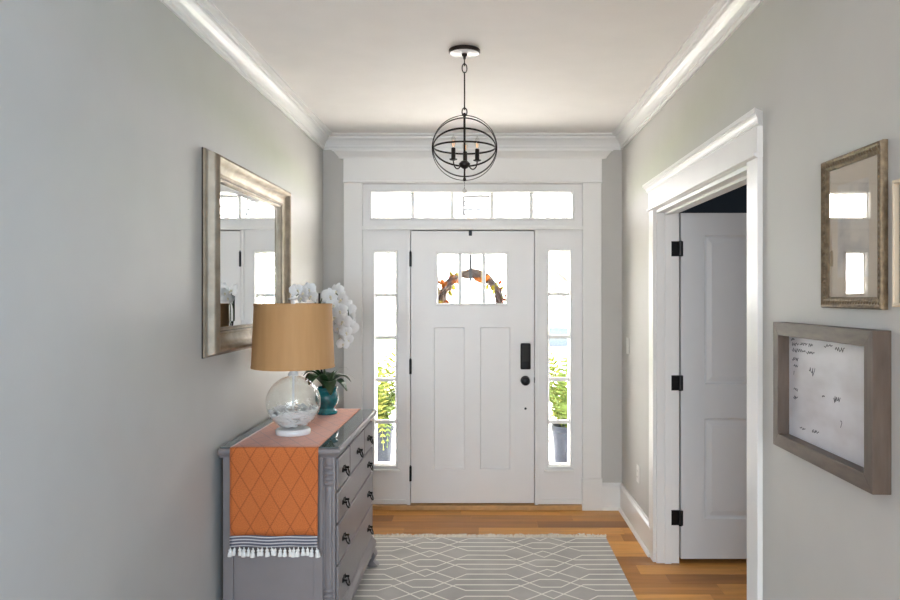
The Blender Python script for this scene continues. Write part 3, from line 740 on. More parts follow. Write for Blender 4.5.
# ------------------------------------------------------------------ dresser
def dresser():
    X0, X1 = -1.160, -0.660        # back, front of the carcass
    Y0, Y1 = 3.262, 4.312
    ZB, ZT = 0.135, 0.872
    r = empty('dresser', ((X0+X1)/2, (Y0+Y1)/2, 0.0)); tag(r, 'grey painted dresser with black bail pulls and fluted corner columns', 'dresser')
    M = 'dresser_paint'
    MB().box(X0, X1-0.006, Y0+0.012, Y1-0.012, ZB, ZT).build('carcass', M, r)
    # end frames and panels
    for ye, s in ((Y0, 1), (Y1, -1)):
        def eb(nm, a, b, c, d, h0, h1): 
            ya, yb = sorted((ye+s*h0, ye+s*h1)); return MB().box(a, b, ya, yb, c, d).build(nm, M, r, bevel=0.0015)
        eb('end_stile', X0, X0+0.045, ZB, ZT, 0.0, 0.013); eb('end_stile', X1-0.095, X1-0.055, ZB, ZT, 0.0, 0.013)
        eb('end_rail', X0+0.045, X1-0.095, ZT-0.030, ZT, 0.0, 0.013); eb('end_rail', X0+0.045, X1-0.095, ZB, ZB+0.09, 0.0, 0.013)
        eb('end_panel', X0+0.045, X1-0.095, ZB+0.09, ZT-0.030, 0.008, 0.013)
        # corner column, fluted, with turned rings near its ends
        cx, cy = X1-0.028, ye+s*0.020
        prof = [(0.022, ZB)]
        def rings(z0, z1, n):
            out = []
            for i in range(n):
                a = z0+(z1-z0)*i/n; b = z0+(z1-z0)*(i+1)/n
                for q in range(5): out.append((0.021+0.008*math.sin(PI*q/4), a+(b-a)*q/4*0.98))
            return out
        prof += rings(ZB+0.06, ZB+0.15, 4)
        prof += [(0.0225, ZB+0.155+i*(0.735-(ZB+0.155))/10) for i in range(11)]
        prof += rings(0.740, 0.835, 4)
        prof += [(0.024, 0.842), (0.026, 0.872)]
        fl = lambda a, z: (-0.09*abs(math.sin(6*a))) if (ZB+0.16 < z < 0.735) else 0
        MB().lathe((cx, cy, 0), prof, 72, fl).build('corner_column', M, r, smooth=True)
    # front frame between drawers
    fr = MB().box(X1-0.012, X1, Y0+0.002, Y1-0.002, ZB, ZT)
    fr.build('front_frame', M, r)
    rows = [(0.718, 0.862), (0.572, 0.708), (0.384, 0.562), (0.185, 0.374)]
    pull_src = [None]
    def pull(drawer, y, z):
        if pull_src[0] is None:
            m = MB()
            # rosette backplates, posts and a drop bail, built around the origin; +x points out of the drawer
            for dy in (-0.026, 0.026):
                prof = [(0.012, 0.0), (0.012, 0.002), (0.008, 0.005), (0.005, 0.007), (0.005, 0.016), (0.007, 0.019), (0.001, 0.022)]
                vs = []; fs = []; sg = 14
                for rr, h in prof:
                    for i in range(sg):
                        a = 2*PI*i/sg; vs.append((h, dy+rr*math.cos(a), rr*math.sin(a)))
                for j in range(len(prof)-1):
                    for i in range(sg):
                        k = (i+1) % sg; fs.append((j*sg+i, j*sg+k, (j+1)*sg+k, (j+1)*sg+i))
                m.add(vs, fs)
            pts = []
            for i in range(17):
                a = PI*i/16
                pts.append((0.014+0.012*math.sin(a), -0.026*math.cos(a), -0.030*math.sin(a)**0.8))
            m.tube(pts, [0.0028+0.0022*math.sin(PI*i/16)**2 for i in range(17)], 8)
            # shaped backplate with pointed centre
            pl = [(-0.040, 0.0), (-0.032, 0.011), (-0.018, 0.006), (-0.007, 0.010), (0.0, 0.016), (0.007, 0.010), (0.018, 0.006), (0.032, 0.011), (0.040, 0.0),
                  (0.032, -0.011), (0.018, -0.007), (0.007, -0.012), (0.0, -0.018), (-0.007, -0.012), (-0.018, -0.007), (-0.032, -0.011)]
            n = len(pl); m.add([(h, a, b) for h in (0.0, 0.003) for a, b in pl], [(i, (i+1) % n, n+(i+1) % n, n+i) for i in range(n)] + [tuple(range(n, 2*n))])
            me = bpy.data.meshes.new('pull'); me.from_pydata(m.v, [], m.f)
            bm = bmesh.new(); bm.from_mesh(me); bmesh.ops.recalc_face_normals(bm, faces=bm.faces); bm.to_mesh(me); bm.free()
            for p in me.polygons: p.use_smooth = True
            me.set_sharp_from_angle(angle=math.radians(40)); me.materials.append(MATS['pull_bronze'])
            o = bpy.data.objects.new('pull', me); COL.objects.link(o); pull_src[0] = o
        else:
            o = pull_src[0].copy(); COL.objects.link(o)
        o.parent = drawer; o.location = Vector((X1+0.0125, y, z)) - wloc(drawer); o['label'] = 'dark bronze bail pull'
    def drawer(y0, y1, z0, z1, pulls):
        m = MB().box(X1, X1+0.012, y0, y1, z0, z1)
        o = m.build('drawer', M, r, bevel=0.005, bseg=2)
        for y in pulls: pull(o, y, (z0+z1)/2-0.001)
    z0, z1 = rows[0]
    drawer(3.280, 3.560, z0, z1, [3.400]); drawer(3.572, 3.990, z0, z1, [3.785]); drawer(4.002, 4.294, z0, z1, [4.130])
    for z0, z1 in rows[1:]: drawer(3.280, 4.294, z0, z1, [3.400, 4.130])
    # top with moulded edge
    pr = [(0.0, 0.872), (0.010, 0.872), (0.014, 0.880), (0.020, 0.886), (0.026, 0.892), (0.030, 0.900), (0.030, 0.908), (0.026, 0.914), (0.0, 0.914)]
    n = len(pr); vs = []
    ya, yb, xa, xb = Y0-0.002, Y1+0.002, X0-0.012, X1+0.002
    for p, z in pr:
        vs += [(xa, ya-p, z), (xb+p, ya-p, z), (xb+p, yb+p, z), (xa, yb+p, z)]
    fs = [(4*j+i, 4*j+(i+1) % 4, 4*j+4+(i+1) % 4, 4*j+4+i) for j in range(n-1) for i in range(4)] + [(0, 1, 2, 3), (4*n-4, 4*n-3, 4*n-2, 4*n-1)]
    MB().add(vs, fs).build('dresser_top', M, r)
    # base moulding and feet
    pr = [(0.0, 0.105), (0.016, 0.105), (0.022, 0.112), (0.022, 0.140), (0.016, 0.152), (0.008, 0.164), (0.004, 0.176), (0.0, 0.178)]
    n = len(pr); vs = []
    for p, z in pr: vs += [(X0, Y0-p, z), (X1+0.004+p, Y0-p, z), (X1+0.004+p, Y1+p, z), (X0, Y1+p, z)]
    fs = [(4*j+i, 4*j+(i+1) % 4, 4*j+4+(i+1) % 4, 4*j+4+i) for j in range(n-1) for i in range(4)] + [(0, 1, 2, 3), (4*n-4, 4*n-3, 4*n-2, 4*n-1)]
    MB().add(vs, fs).build('base_moulding', M, r)
    # shaped apron along the front
    vs = []; N = 40
    for i in range(N+1):
        y = Y0+0.06+(Y1-Y0-0.12)*i/N; q = i/N
        zb = 0.070+0.034*min(1, max(0, (min(q, 1-q)-0.03)/0.10))-0.018*math.exp(-((q-0.5)/0.09)**2)
        vs += [(X1-0.006, y, zb), (X1+0.012, y, zb), (X1+0.012, y, 0.107), (X1-0.006, y, 0.107)]
    fs = [(4*i+k, 4*i+(k+1) % 4, 4*i+4+(k+1) % 4, 4*i+4+k) for i in range(N) for k in range(4)] + [(0, 1, 2, 3), (4*N, 4*N+1, 4*N+2, 4*N+3)]
    MB().add(vs, fs).build('apron', M, r)
    for fx, fy, sx, sy, zf in ((X1-0.020, Y0+0.030, 1, -1, 0.0085), (X1-0.020, Y1-0.030, 1, 1, 0.0085), (X0+0.04, Y0+0.03, 0, -1, 0.0), (X0+0.04, Y1-0.03, 0, 1, 0.0)):
        secs = [(0.108, 0.046, 0.000), (0.095, 0.050, 0.006), (0.078, 0.048, 0.012), (0.058, 0.038, 0.012), (0.042, 0.031, 0.012), (0.030, 0.032, 0.018), (0.018, 0.038, 0.026), (0.010, 0.040, 0.028), (zf, 0.034, 0.026)]
        vs = []; sg = 16
        for z, h, off in secs:
            for i in range(sg):
                a = 2*PI*i/sg; c, s = math.cos(a), math.sin(a)
                k = h/max(abs(c), abs(s))**0.55
                vs.append((fx+sx*off+k*c, fy+sy*off+k*s, z))
        fs = [(sg*j+i, sg*j+(i+1) % sg, sg*j+sg+(i+1) % sg, sg*j+sg+i) for j in range(len(secs)-1) for i in range(sg)] + [tuple(range(sg)), tuple(range(sg*(len(secs)-1), sg*len(secs)))]
        MB().add(vs, fs).build('foot', M, r, smooth=True)
    g = MB().box(X0-0.008, X1+0.018, Y0-0.018, Y1+0.018, 0.9145, 0.9205)
    tag(g.build('glass_top', 'table_glass', None, bevel=0.0015), 'glass sheet with a dark reflection painted in, lying on the dresser top under the runner', 'glass top')
dresser()

# ------------------------------------------------------------------ table runner
def runner():
    r = empty('table_runner', (-0.922, 3.79, 0.921)); tag(r, 'orange diamond-stitched table runner with tasselled end hanging over the dresser', 'table runner')
    XA, XB = -1.117, -0.727
    ZS = 0.9225; YN, YF = 3.238, 4.336
    rad = 0.010
    path = [(YF+0.012, 0.66), (YF+0.012, ZS-rad)]
    for i in range(1, 5): a = PI/2*i/4; path.append((YF+0.002+rad*math.cos(a), ZS-rad+rad*math.sin(a)))
    for i in range(1, 30): path.append((YF+(YN-YF)*i/30, ZS))
    for i in range(0, 5): a = PI/2*i/4; path.append((YN-0.002-rad*math.sin(a), ZS-rad+rad*math.cos(a)))
    for i in range(1, 13): path.append((YN-0.012-0.002*math.sin(i), ZS-rad-(ZS-rad-0.533)*i/12))
    def cloth(path, nm, mat, thick=0.0014):
        nx = 24; vs = []; uv = []; s = 0.0
        for j, (y, z) in enumerate(path):
            if j: s += math.hypot(y-path[j-1][0], z-path[j-1][1])
            for i in range(nx+1):
                u = i/nx; x = XA+(XB-XA)*u
                hang = max(0.0, (0.90-z))
                x += (0.010*(0.5-u)*hang) - 0.002*hang
                dy = -0.004*hang/0.4*math.sin(13*u+1) if z < 0.90 else 0
                vs.append((x, y+dy, z+0.003*hang*math.sin(9*u))); uv.append((u*(XB-XA), s))
        fs = []
        for j in range(len(path)-1):
            for i in range(nx):
                a = j*(nx+1)+i; fs.append((a, a+1, a+nx+2, a+nx+1))
        m = MB().add(vs, fs); m.uv = uv
        o = m.build(nm, mat, r, smooth='all')
        md = o.modifiers.new('thickness', 'SOLIDIFY'); md.thickness = thick; md.offset = 0
        return o
    cloth(path, 'cloth', 'runner_orange')
    yb = YN-0.014
    cloth([(yb, 0.534), (yb, 0.52), (yb, 0.505), (yb, 0.483)], 'striped_band', 'runner_stripe', 0.002)
    src = None; n = 20
    for i in range(n):
        x = XA+0.004+(XB-XA-0.010)*i/(n-1)
        if src is None:
            m = MB()
            m.lathe((0, 0, 0), [(0.001, 0.0), (0.0025, -0.002), (0.0025, -0.008), (0.0075, -0.011), (0.0085, -0.017), (0.005, -0.020), (0.009, -0.024), (0.0105, -0.034), (0.011, -0.040), (0.0005, -0.041)], 12)
            me = bpy.data.meshes.new('tassel'); me.from_pydata(m.v, [], m.f); me.materials.append(MATS['tassel_white'])
            for p in me.polygons: p.use_smooth = True
            src = bpy.data.objects.new('tassel', me); COL.objects.link(src); o = src
        else:
            o = src.copy(); COL.objects.link(o)
        o.parent = r; o.location = Vector((x, yb-0.003, 0.484+0.004*math.sin(i*0.9)*0.5)) - r.location
        o.rotation_euler = (random.uniform(-0.1, 0.1), random.uniform(-0.25, 0.25), 0); s = random.uniform(0.9, 1.1); o.scale = (s, s, s)
runner()

# ------------------------------------------------------------------ table lamp
def lamp():
    LX, LY = -0.920, 3.545; B = 0.9235
    r = empty('table_lamp', (LX, LY, B)); tag(r, 'glass globe table lamp with white filler and a tan drum shade', 'table lamp')
    C = (LX, LY, B)
    MB().lathe(C, [(0.02, 0.0), (0.080, 0.0), (0.083, 0.006), (0.083, 0.020), (0.078, 0.027), (0.055, 0.031), (0.001, 0.032)], 48).build('lamp_base', 'white_glaze', r, smooth=True)
    R = 0.130; zc = 0.030+0.122
    a0, a1 = math.radians(-69), math.radians(80)
    prof = [(R*math.cos(a0+(a1-a0)*i/30), zc+R*math.sin(a0+(a1-a0)*i/30)) for i in range(31)]
    prof += [(0.021, zc+R+0.004), (0.020, zc+R+0.012)]
    n = MB().lathe(C, prof, 64); n.f = [f for f in n.f if len(f) == 4]
    n.build('globe', 'globe_glass', r, smooth='all')
    MB().lathe(C, [(0.006, 0.031), (0.006, zc+R)], 12).build('stem_rod', 'white_glaze', r, smooth=True)
    MB().lathe(C, [(0.024, zc+R-0.002), (0.026, zc+R+0.006), (0.020, zc+R+0.016), (0.014, zc+R+0.022), (0.020, zc+R+0.032), (0.021, zc+R+0.040), (0.012, zc+R+0.046), (0.012, zc+R+0.070)], 24).build('neck', 'white_glaze', r, smooth=True)
    MB().lathe(C, [(0.012, zc+R+0.070), (0.019, zc+R+0.072), (0.019, zc+R+0.125), (0.001, zc+R+0.126)], 20).build('bulb_socket', 'socket_brass', r, smooth=True)
    # curled white filler in the lower part of the globe
    m = MB(); rnd = random.Random(3); cnt = 0
    while cnt < 420:
        z = rnd.uniform(-0.108, -0.030); rr = math.sqrt(max(0.0, (R-0.007)**2-z*z))
        q = rr*(1.0 if rnd.random() < 0.75 else rnd.uniform(0.2, 0.9)); th = rnd.uniform(0, 2*PI)
        c = Vector((LX+q*0.96*math.cos(th), LY+q*0.96*math.sin(th), B+zc+z))
        nrm = (c-Vector((LX, LY, B+zc))).normalized(); tu = nrm.cross(Vector((0, 0, 1))).normalized(); tv = nrm.cross(tu)
        ang = rnd.choice((0.55, -0.55, 0.35, -0.35))+rnd.uniform(-0.2, 0.2); d = tu*math.cos(ang)+tv*math.sin(ang)
        L = rnd.uniform(0.016, 0.030); pts = []
        for k in range(5):
            s = (k/4-0.5)*2
            p = c + d*L*s - nrm*(0.004*s*s)
            v = p-Vector((LX, LY, B+zc))
            if v.length > R-0.006: p = Vector((LX, LY, B+zc))+v.normalized()*(R-0.006)
            pts.append(p)
        m.tube(pts, [0.0020, 0.0040, 0.0046, 0.0040, 0.0020], 6); cnt += 1
    o = m.build('shell_filler', 'filler_white', r, smooth='all'); o['kind'] = 'stuff'; o['label'] = 'white curled shell filler inside the globe'
    # shade
    z0, z1 = 1.247-B, 1.553-B
    def rad(z): return 0.1965+(0.1840-0.1965)*(z-z0)/(z1-z0)
    n = MB().lathe(C, [(rad(z0), z0), (rad(z1), z1), (rad(z1)-0.003, z1), (rad(z0)-0.003, z0), (rad(z0), z0)], 72)
    n.f = [f for f in n.f if len(f) == 4]
    sh = n.build('lamp_shade', 'shade_fabric', r, smooth=True)
    for z, nm in ((z0+0.004, 'shade_rim'), (z1-0.004, 'shade_rim')):
        q = MB().ring((LX, LY, B+z), rad(z)+0.0008, 0.0009, n=72, wide=0.005); q.build(nm, 'shade_fabric', sh, smooth=True)
    # harp, spider and finial
    m = MB()
    for s in (-1, 1):
        m.tube([(LX+s*0.018, LY, B+zc+R+0.075), (LX+s*0.055, LY, B+zc+R+0.15), (LX+s*0.052, LY, B+z1-0.06), (LX+s*0.012, LY, B+z1-0.012), (LX, LY, B+z1-0.010)], 0.0022, 6)
    for k in range(3):
        a = 2*PI*k/3+0.4; m.tube([(LX, LY, B+z1-0.008), (LX+0.186*math.cos(a), LY+0.186*math.sin(a), B+z1-0.008)], 0.0018, 6)
    m.build('harp', 'socket_brass', r)
    MB().lathe((LX, LY, B+z1-0.012), [(0.010, 0.0), (0.012, 0.008), (0.009, 0.014), (0.009, 0.030), (0.022, 0.033), (0.024, 0.038), (0.010, 0.042), (0.009, 0.052), (0.001, 0.056)], 20).build('finial', 'white_glaze', r, smooth=True)
lamp()

# ------------------------------------------------------------------ orchid
def strip_leaf(base, yaw, L, W, up, droop, n=10, fold=0.25):
    """arching leaf blade as grid; returns verts, faces relative to base"""
    vs = []; fs = []; b = Vector(base); d = Vector((math.cos(yaw), math.sin(yaw), 0)); s = Vector((-math.sin(yaw), math.cos(yaw), 0))
    for i in range(n+1):
        t = i/n; p = b + d*(L*t) + Vector((0, 0, up*math.sin(PI*0.62*t)-droop*t*t))
        w = W*(math.sin(PI*min(1, t*0.92+0.06))**0.75)
        for k, e in ((-1, 1), (0, 0), (1, 1)):
            vs.append(p + s*(w*k) + Vector((0, 0, fold*w*e)))
    for i in range(n):
        for k in range(2):
            a = 3*i+k; fs.append((a, a+1, a+4, a+3))
    return vs, fs
def orchid():
    OX, OY, B = -0.886, 4.15, 0.9235
    r = empty('potted_orchid', (OX, OY, B)); tag(r, 'white orchid with dark green leaves in a glossy teal pot behind the lamp', 'plant')
    pot = [(0.030, 0.0), (0.056, 0.0), (0.060, 0.004), (0.060, 0.014), (0.050, 0.022), (0.043, 0.030), (0.044, 0.036), (0.058, 0.056), (0.066, 0.080), (0.066, 0.100), (0.060, 0.118), (0.053, 0.130), (0.054, 0.138), (0.062, 0.148), (0.063, 0.152), (0.055, 0.150), (0.048, 0.136)]
    MB().lathe((OX, OY, B), pot, 40).build('pot', 'teal_glaze', r, smooth='all')
    MB().lathe((OX, OY, B+0.132), [(0.047, 0.0), (0.040, 0.008), (0.001, 0.012)], 20).build('moss', 'moss', r, smooth=True)
    base = (0, 0, 0.138)
    for yaw, L, W, up, dr in ((-0.3, 0.125, 0.042, 0.085, 0.085), (0.5, 0.14, 0.040, 0.10, 0.06), (2.7, 0.15, 0.044, 0.11, 0.06), (-2.0, 0.16, 0.046, 0.12, 0.07),
                              (-1.2, 0.13, 0.044, 0.09, 0.10), (3.5, 0.13, 0.042, 0.12, 0.03), (1.6, 0.15, 0.040, 0.11, 0.05), (-2.6, 0.12, 0.042, 0.13, 0.02)):
        v, f = strip_leaf(base, yaw, L, W, up, dr)
        o = raw('leaf', v, f, 'orchid_leaf', r)
        md = o.modifiers.new('thickness', 'SOLIDIFY'); md.thickness = 0.002
    for yaw, L, up, dr in ((-0.1, 0.17, 0.12, 0.06), (0.4, 0.13, 0.14, 0.03), (3.1, 0.16, 0.12, 0.04), (2.5, 0.18, 0.11, 0.05), (-0.8, 0.12, 0.13, 0.03), (3.7, 0.15, 0.13, 0.03)):
        v, f = strip_leaf(base, yaw, L, 0.0035, up, dr)
        raw('grass_blade', v, f, 'orchid_stem', r)
    # stems: one bowing to the right with a hanging spray, one short to the left
    def P(px, py, dy=0.0): return Vector(((px-483)*(OY+dy)/731.0, OY+dy, EYE-(py-296)*(OY+dy)/731.0))
    top = Vector((OX-0.046, OY, 1.585))
    def spline(pts, n):
        out = []
        for i in range(len(pts)-1):
            p0 = pts[max(i-1, 0)]; p1 = pts[i]; p2 = pts[i+1]; p3 = pts[min(i+2, len(pts)-1)]
            for k in range(n):
                t = k/n
                out.append(0.5*((2*p1)+(p2-p0)*t+(2*p0-5*p1+4*p2-p3)*t*t+(3*p1-p0-3*p2+p3)*t**3))
        return out+[pts[-1]]
    s1 = spline([Vector((OX, OY, B+0.14)), Vector((OX-0.025, OY, 1.30)), Vector((OX-0.046, OY, 1.50)), Vector((OX-0.01, OY-0.005, 1.60)), P(335, 293, 0.01), P(346, 305, 0.0), P(349, 322, 0.0), P(346, 344, 0.0)], 8)
    MB().tube(s1, 0.0032, 6).build('stem', 'orchid_stem', r, smooth='all')
    s2 = spline([Vector((OX, OY, B+0.14)), Vector((OX-0.03, OY-0.02, 1.30)), Vector((OX-0.045, OY-0.05, 1.50)), P(311, 290, -0.13), P(303, 291, -0.20), P(296, 296, -0.22)], 8)
    MB().tube(s2, 0.003, 6).build('stem', 'orchid_stem', r, smooth='all')
    MB().tube([Vector((OX-0.02, OY+0.005, B+0.13)), Vector((OX-0.046, OY+0.006, 1.30)), Vector((OX-0.044, OY+0.006, 1.607))], 0.0055, 8).build('stake', 'stake_dark', r)
    # flower: two broad petals, three sepals; faces -y
    vs = []; fs = []
    def petal(ang, L, W, back):
        nn = 6; b0 = len(vs); d = Vector((math.cos(ang), 0, math.sin(ang))); s = Vector((-math.sin(ang), 0, math.cos(ang)))
        for i in range(nn+1):
            t = i/nn; w = W*math.sin(PI*min(0.97, 0.10+0.85*t))**0.6
            for k in (-1, -0.5, 0, 0.5, 1):
                p = d*(0.003+L*t)+s*(w*k)+Vector((0, back*t*t-0.004*math.sin(PI*t)+0.006*(k*k)*t, 0)); vs.append(p)
        for i in range(nn):
            for k in range(4):
                a = b0+5*i+k; fs.append((a, a+1, a+6, a+5))
    for a in (PI/2, PI/2+2.25, PI/2-2.25): petal(a, 0.040, 0.016, 0.010)
    for a in (0.22, PI-0.22): petal(a, 0.044, 0.029, 0.004)
    fsrc = None
    lipv = MB().sphere((0, -0.008, -0.006), 0.0065, 10, 6, 1.2); lipv.tube([(0, -0.012, -0.010), (0, -0.017, -0.016), (0, -0.013, -0.021)], [0.004, 0.005, 0.001], 6)
    spots = [(330, 296, -.01), (337, 291, .02), (342, 299, -.03), (334, 305, -.02), (347, 308, .0), (340, 311, -.04), (350, 317, .02), (335, 317, -.02), (343, 321, -.05), (350, 327, -.01), (338, 328, -.03), (346, 332, -.04), (341, 338, -.03), (348, 340, .0), (343, 344, -.05),
             (297, 290, -.22), (304, 293, -.23), (309, 289, -.20), (312, 296, -.18), (302, 298, -.22)]
    rnd = random.Random(11)
    for i, (px, py, dy) in enumerate(spots):
        loc = P(px, py, dy)-Vector((OX, OY, B))
        rot = (rnd.uniform(-0.3, 0.35), rnd.uniform(-0.5, 0.5), rnd.uniform(-0.9, 0.7))
        sc = rnd.uniform(1.0, 1.2) if i < 10 else rnd.uniform(0.75, 0.95)
        if fsrc is None:
            o = raw('flower', vs, fs, 'orchid_white', r, loc); fsrc = o
            lp_ = raw('lip', lipv.v, lipv.f, 'orchid_lip', o); lsrc = lp_
        else:
            o = link_copy(fsrc, r, loc); link_copy(lsrc, o)
        o.rotation_euler = rot; o.scale = (sc, sc, sc)
orchid()

# ------------------------------------------------------------------ wall mirror
def mirror():
    u0, u1, v0, v1 = 3.10, 4.32, 1.328, 2.220
    r = empty('wall_mirror', (XL, (u0+u1)/2, v0)); tag(r, 'large champagne silver framed mirror hanging above the dresser', 'mirror')
    prof = [(0.0, 0.001), (0.0, 0.014), (0.006, 0.018), (0.010, 0.026), (0.014, 0.044), (0.022, 0.062), (0.032, 0.067), (0.040, 0.063), (0.052, 0.046), (0.066, 0.036), (0.080, 0.031), (0.090, 0.030),
            (0.092, 0.036), (0.098, 0.039), (0.104, 0.036), (0.106, 0.028), (0.112, 0.027), (0.116, 0.030), (0.121, 0.027), (0.122, 0.016), (0.122, 0.001)]
    m = MB(); pframe(m, MapL, u0, u1, v0, v1, prof); m.build('frame', 'mirror_silver', r, smooth=True)
    # dark edge line against the wall and a strip painting the inner groove's shade
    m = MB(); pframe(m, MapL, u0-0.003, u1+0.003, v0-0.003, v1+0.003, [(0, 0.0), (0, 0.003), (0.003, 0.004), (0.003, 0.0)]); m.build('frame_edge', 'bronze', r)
    m = MB(); pframe(m, MapL, u0+0.1045, u1-0.1045, v0+0.1045, v1-0.1045, [(0, 0.026), (0, 0.0300), (0.0035, 0.0300), (0.0035, 0.026)]); m.build('groove_shade', 'bronze', r)
    g = 0.120; b = 0.026
    m = MB(); pbox(m, MapL, u0+g+b, u1-g-b, v0+g+b, v1-g-b, 0.004, 0.0185); m.build('mirror_glass', 'mirror_glass', r)
    m = MB(); pframe(m, MapL, u0+g, u1-g, v0+g, v1-g, [(0, 0.004), (0, 0.0165), (b, 0.0185), (b, 0.004)]); m.build('bevelled_edge', 'mirror_glass', r)
mirror()

# ------------------------------------------------------------------ pictures on the right wall
def gold_picture():
    u0, u1, v0, v1 = 1.868, 2.204, 1.556, 1.992
    r = empty('picture_frame', (XR, (u0+u1)/2, v0)); tag(r, 'tall antique gold frame with beige print behind glass', 'picture')
    w_ = 0.032
    m = MB(); pframe(m, MapR, u0, u1, v0, v1, [(0, 0.001), (0, 0.014), (0.003, 0.019), (0.007, 0.020), (0.012, 0.017), (0.020, 0.014), (0.025, 0.015), (0.028, 0.013), (w_, 0.010), (w_, 0.001)])
    m.build('frame', 'old_gold', r, smooth=True)
    # carved leaf beads along the face
    m = MB(); st = 0.0145
    def bead(u, v):
        c = Vector(MapR(u, v, 0.0135)); m.sphere(c, 0.0058, 8, 5, 1.0)
    nu = int((u1-u0-0.03)/st); nv = int((v1-v0-0.03)/st)
    for i in range(nu+1):
        u = u0+0.016+(u1-u0-0.032)*i/nu; bead(u, v0+0.016); bead(u, v1-0.016)
    for i in range(1, nv):
        v = v0+0.016+(v1-v0-0.032)*i/nv; bead(u0+0.016, v); bead(u1-0.016, v)
    o = m.build('carved_beads', 'old_gold', r, smooth='all'); o['kind'] = 'stuff'
    pbox(MB(), MapR, u0+w_-0.002, u1-w_+0.002, v0+w_-0.002, v1-w_+0.002, 0.002, 0.006).build('mount', 'mount_beige', r)
    pbox(MB(), MapR, u0+w_+0.05, u1-w_-0.05, v0+w_+0.055, v1-w_-0.05, 0.006, 0.0068).build('print', 'print_beige', r)
    pbox(MB(), MapR, u0+w_-0.001, u1-w_+0.001, v0+w_-0.001, v1-w_+0.001, 0.0075, 0.0090).build('picture_glass', 'picture_glass', r)
gold_picture()
def small_picture():
    u0, u1, v0, v1 = 1.570, 1.818, 1.564, 1.878
    r = empty('picture_frame', (XR, (u0+u1)/2, v0)); tag(r, 'light wood framed dark picture cut off by the right photo edge', 'picture')
    m = MB(); pframe(m, MapR, u0, u1, v0, v1, [(0, 0.001), (0, 0.018), (0.002, 0.020), (0.008, 0.020), (0.010, 0.018), (0.010, 0.001)]); m.build('frame', 'light_wood', r)
    pbox(MB(), MapR, u0+0.009, u1-0.009, v0+0.009, v1-0.009, 0.002, 0.006).build('print', 'print_dark', r)
    pbox(MB(), MapR, u0+0.009, u1-0.009, v0+0.009, v1-0.009, 0.009, 0.011).build('picture_glass', 'picture_glass', r)
small_picture()
def board():
    u0, u1, v0, v1 = 1.852, 2.488, 1.087, 1.503
    D = 0.049; W = 0.043
    r = empty('memo_board', (XR, (u0+u1)/2, v0)); tag(r, 'deep weathered brown wood frame around a white board with handwriting', 'memo board')
    # four mitred members
    for (a, b, c, d, k) in (((u0, v0), (u1, v0), (u1-W, v0+W), (u0+W, v0+W), 0), ((u1, v1), (u0, v1), (u0+W, v1-W), (u1-W, v1-W), 0),
                            ((u1, v0), (u1, v1), (u1-W, v1-W), (u1-W, v0+W), 1), ((u0, v1), (u0, v0), (u0+W, v0+W), (u0+W, v1-W), 1)):
        vs = [MapR(p[0], p[1], h) for h in (0.001, D) for p in (a, b, c, d)]
        MB().add(vs, [(0,1,2,3), (7,6,5,4), (0,4,5,1), (1,5,6,2), (2,6,7,3), (3,7,4,0)]).build('frame_member', 'weathered_wood_upright' if k else 'weathered_wood', r, bevel=0.0012)
    h = 0.012
    bo = pbox(MB(), MapR, u0+W-0.004, u1-W+0.004, v0+W-0.004, v1-W+0.004, 0.002, h).build('board', 'board_white', r)
    # handwriting: thin ink strokes; a = distance from the far (left in view) inner edge, b = distance below the top inner edge
    rnd = random.Random(5); m = MB()
    iu, iv = u1-W, v1-W
    def stroke(pts, wd=0.0011):
        for (a0, b0), (a1, b1) in zip(pts[:-1], pts[1:]):
            dx, dy = a1-a0, b1-b0; L = math.hypot(dx, dy) or 1e-6; nx_, ny_ = -dy/L*wd, dx/L*wd
            q = [(a0+nx_, b0+ny_), (a1+nx_, b1+ny_), (a1-nx_, b1-ny_), (a0-nx_, b0-ny_)]
            m.add([MapR(iu-x, iv-y, hh) for hh in (h, h+0.0004) for x, y in q], [(0,1,2,3), (4,5,6,7), (0,1,5,4), (2,3,7,6)])
    def scrawl(a, b, wd, ht, n):
        pts = []
        for i in range(n*3):
            t = i/(n*3-1); pts.append((a+wd*t+rnd.uniform(-.3, .3)*wd/n, b+ht*(0.5+0.5*math.sin(i*2.2+rnd.uniform(-.5, .5)))*rnd.uniform(0.5, 1)))
        stroke(pts)
    scrawl(0.022, 0.022, 0.05, 0.014, 4); scrawl(0.085, 0.018, 0.05, 0.014, 4); scrawl(0.145, 0.018, 0.03, 0.014, 3)
    scrawl(0.255, 0.012, 0.05, 0.014, 3); scrawl(0.315, 0.016, 0.06, 0.016, 4)
    scrawl(0.026, 0.040, 0.10, 0.016, 7); scrawl(0.135, 0.042, 0.05, 0.014, 4)
    stroke([(0.018, 0.016), (0.028, 0.010), (0.042, 0.012)], 0.002)
    scrawl(0.028, 0.070, 0.045, 0.014, 4); scrawl(0.036, 0.094, 0.030, 0.012, 3); stroke([(0.040, 0.115), (0.036, 0.128)])
    scrawl(0.148, 0.092, 0.040, 0.030, 3); scrawl(0.034, 0.170, 0.034, 0.014, 3); scrawl(0.036, 0.196, 0.030, 0.016, 3)
    scrawl(0.238, 0.168, 0.018, 0.006, 2); scrawl(0.312, 0.160, 0.040, 0.026, 4); stroke([(0.352, 0.226), (0.360, 0.230), (0.352, 0.246)])
    scrawl(0.085, 0.290, 0.040, 0.010, 3); scrawl(0.170, 0.282, 0.045, 0.014, 4)
    o = m.build('handwriting', 'ink', bo); o['label'] = 'small black handwritten notes'; o['kind'] = 'stuff'
board()

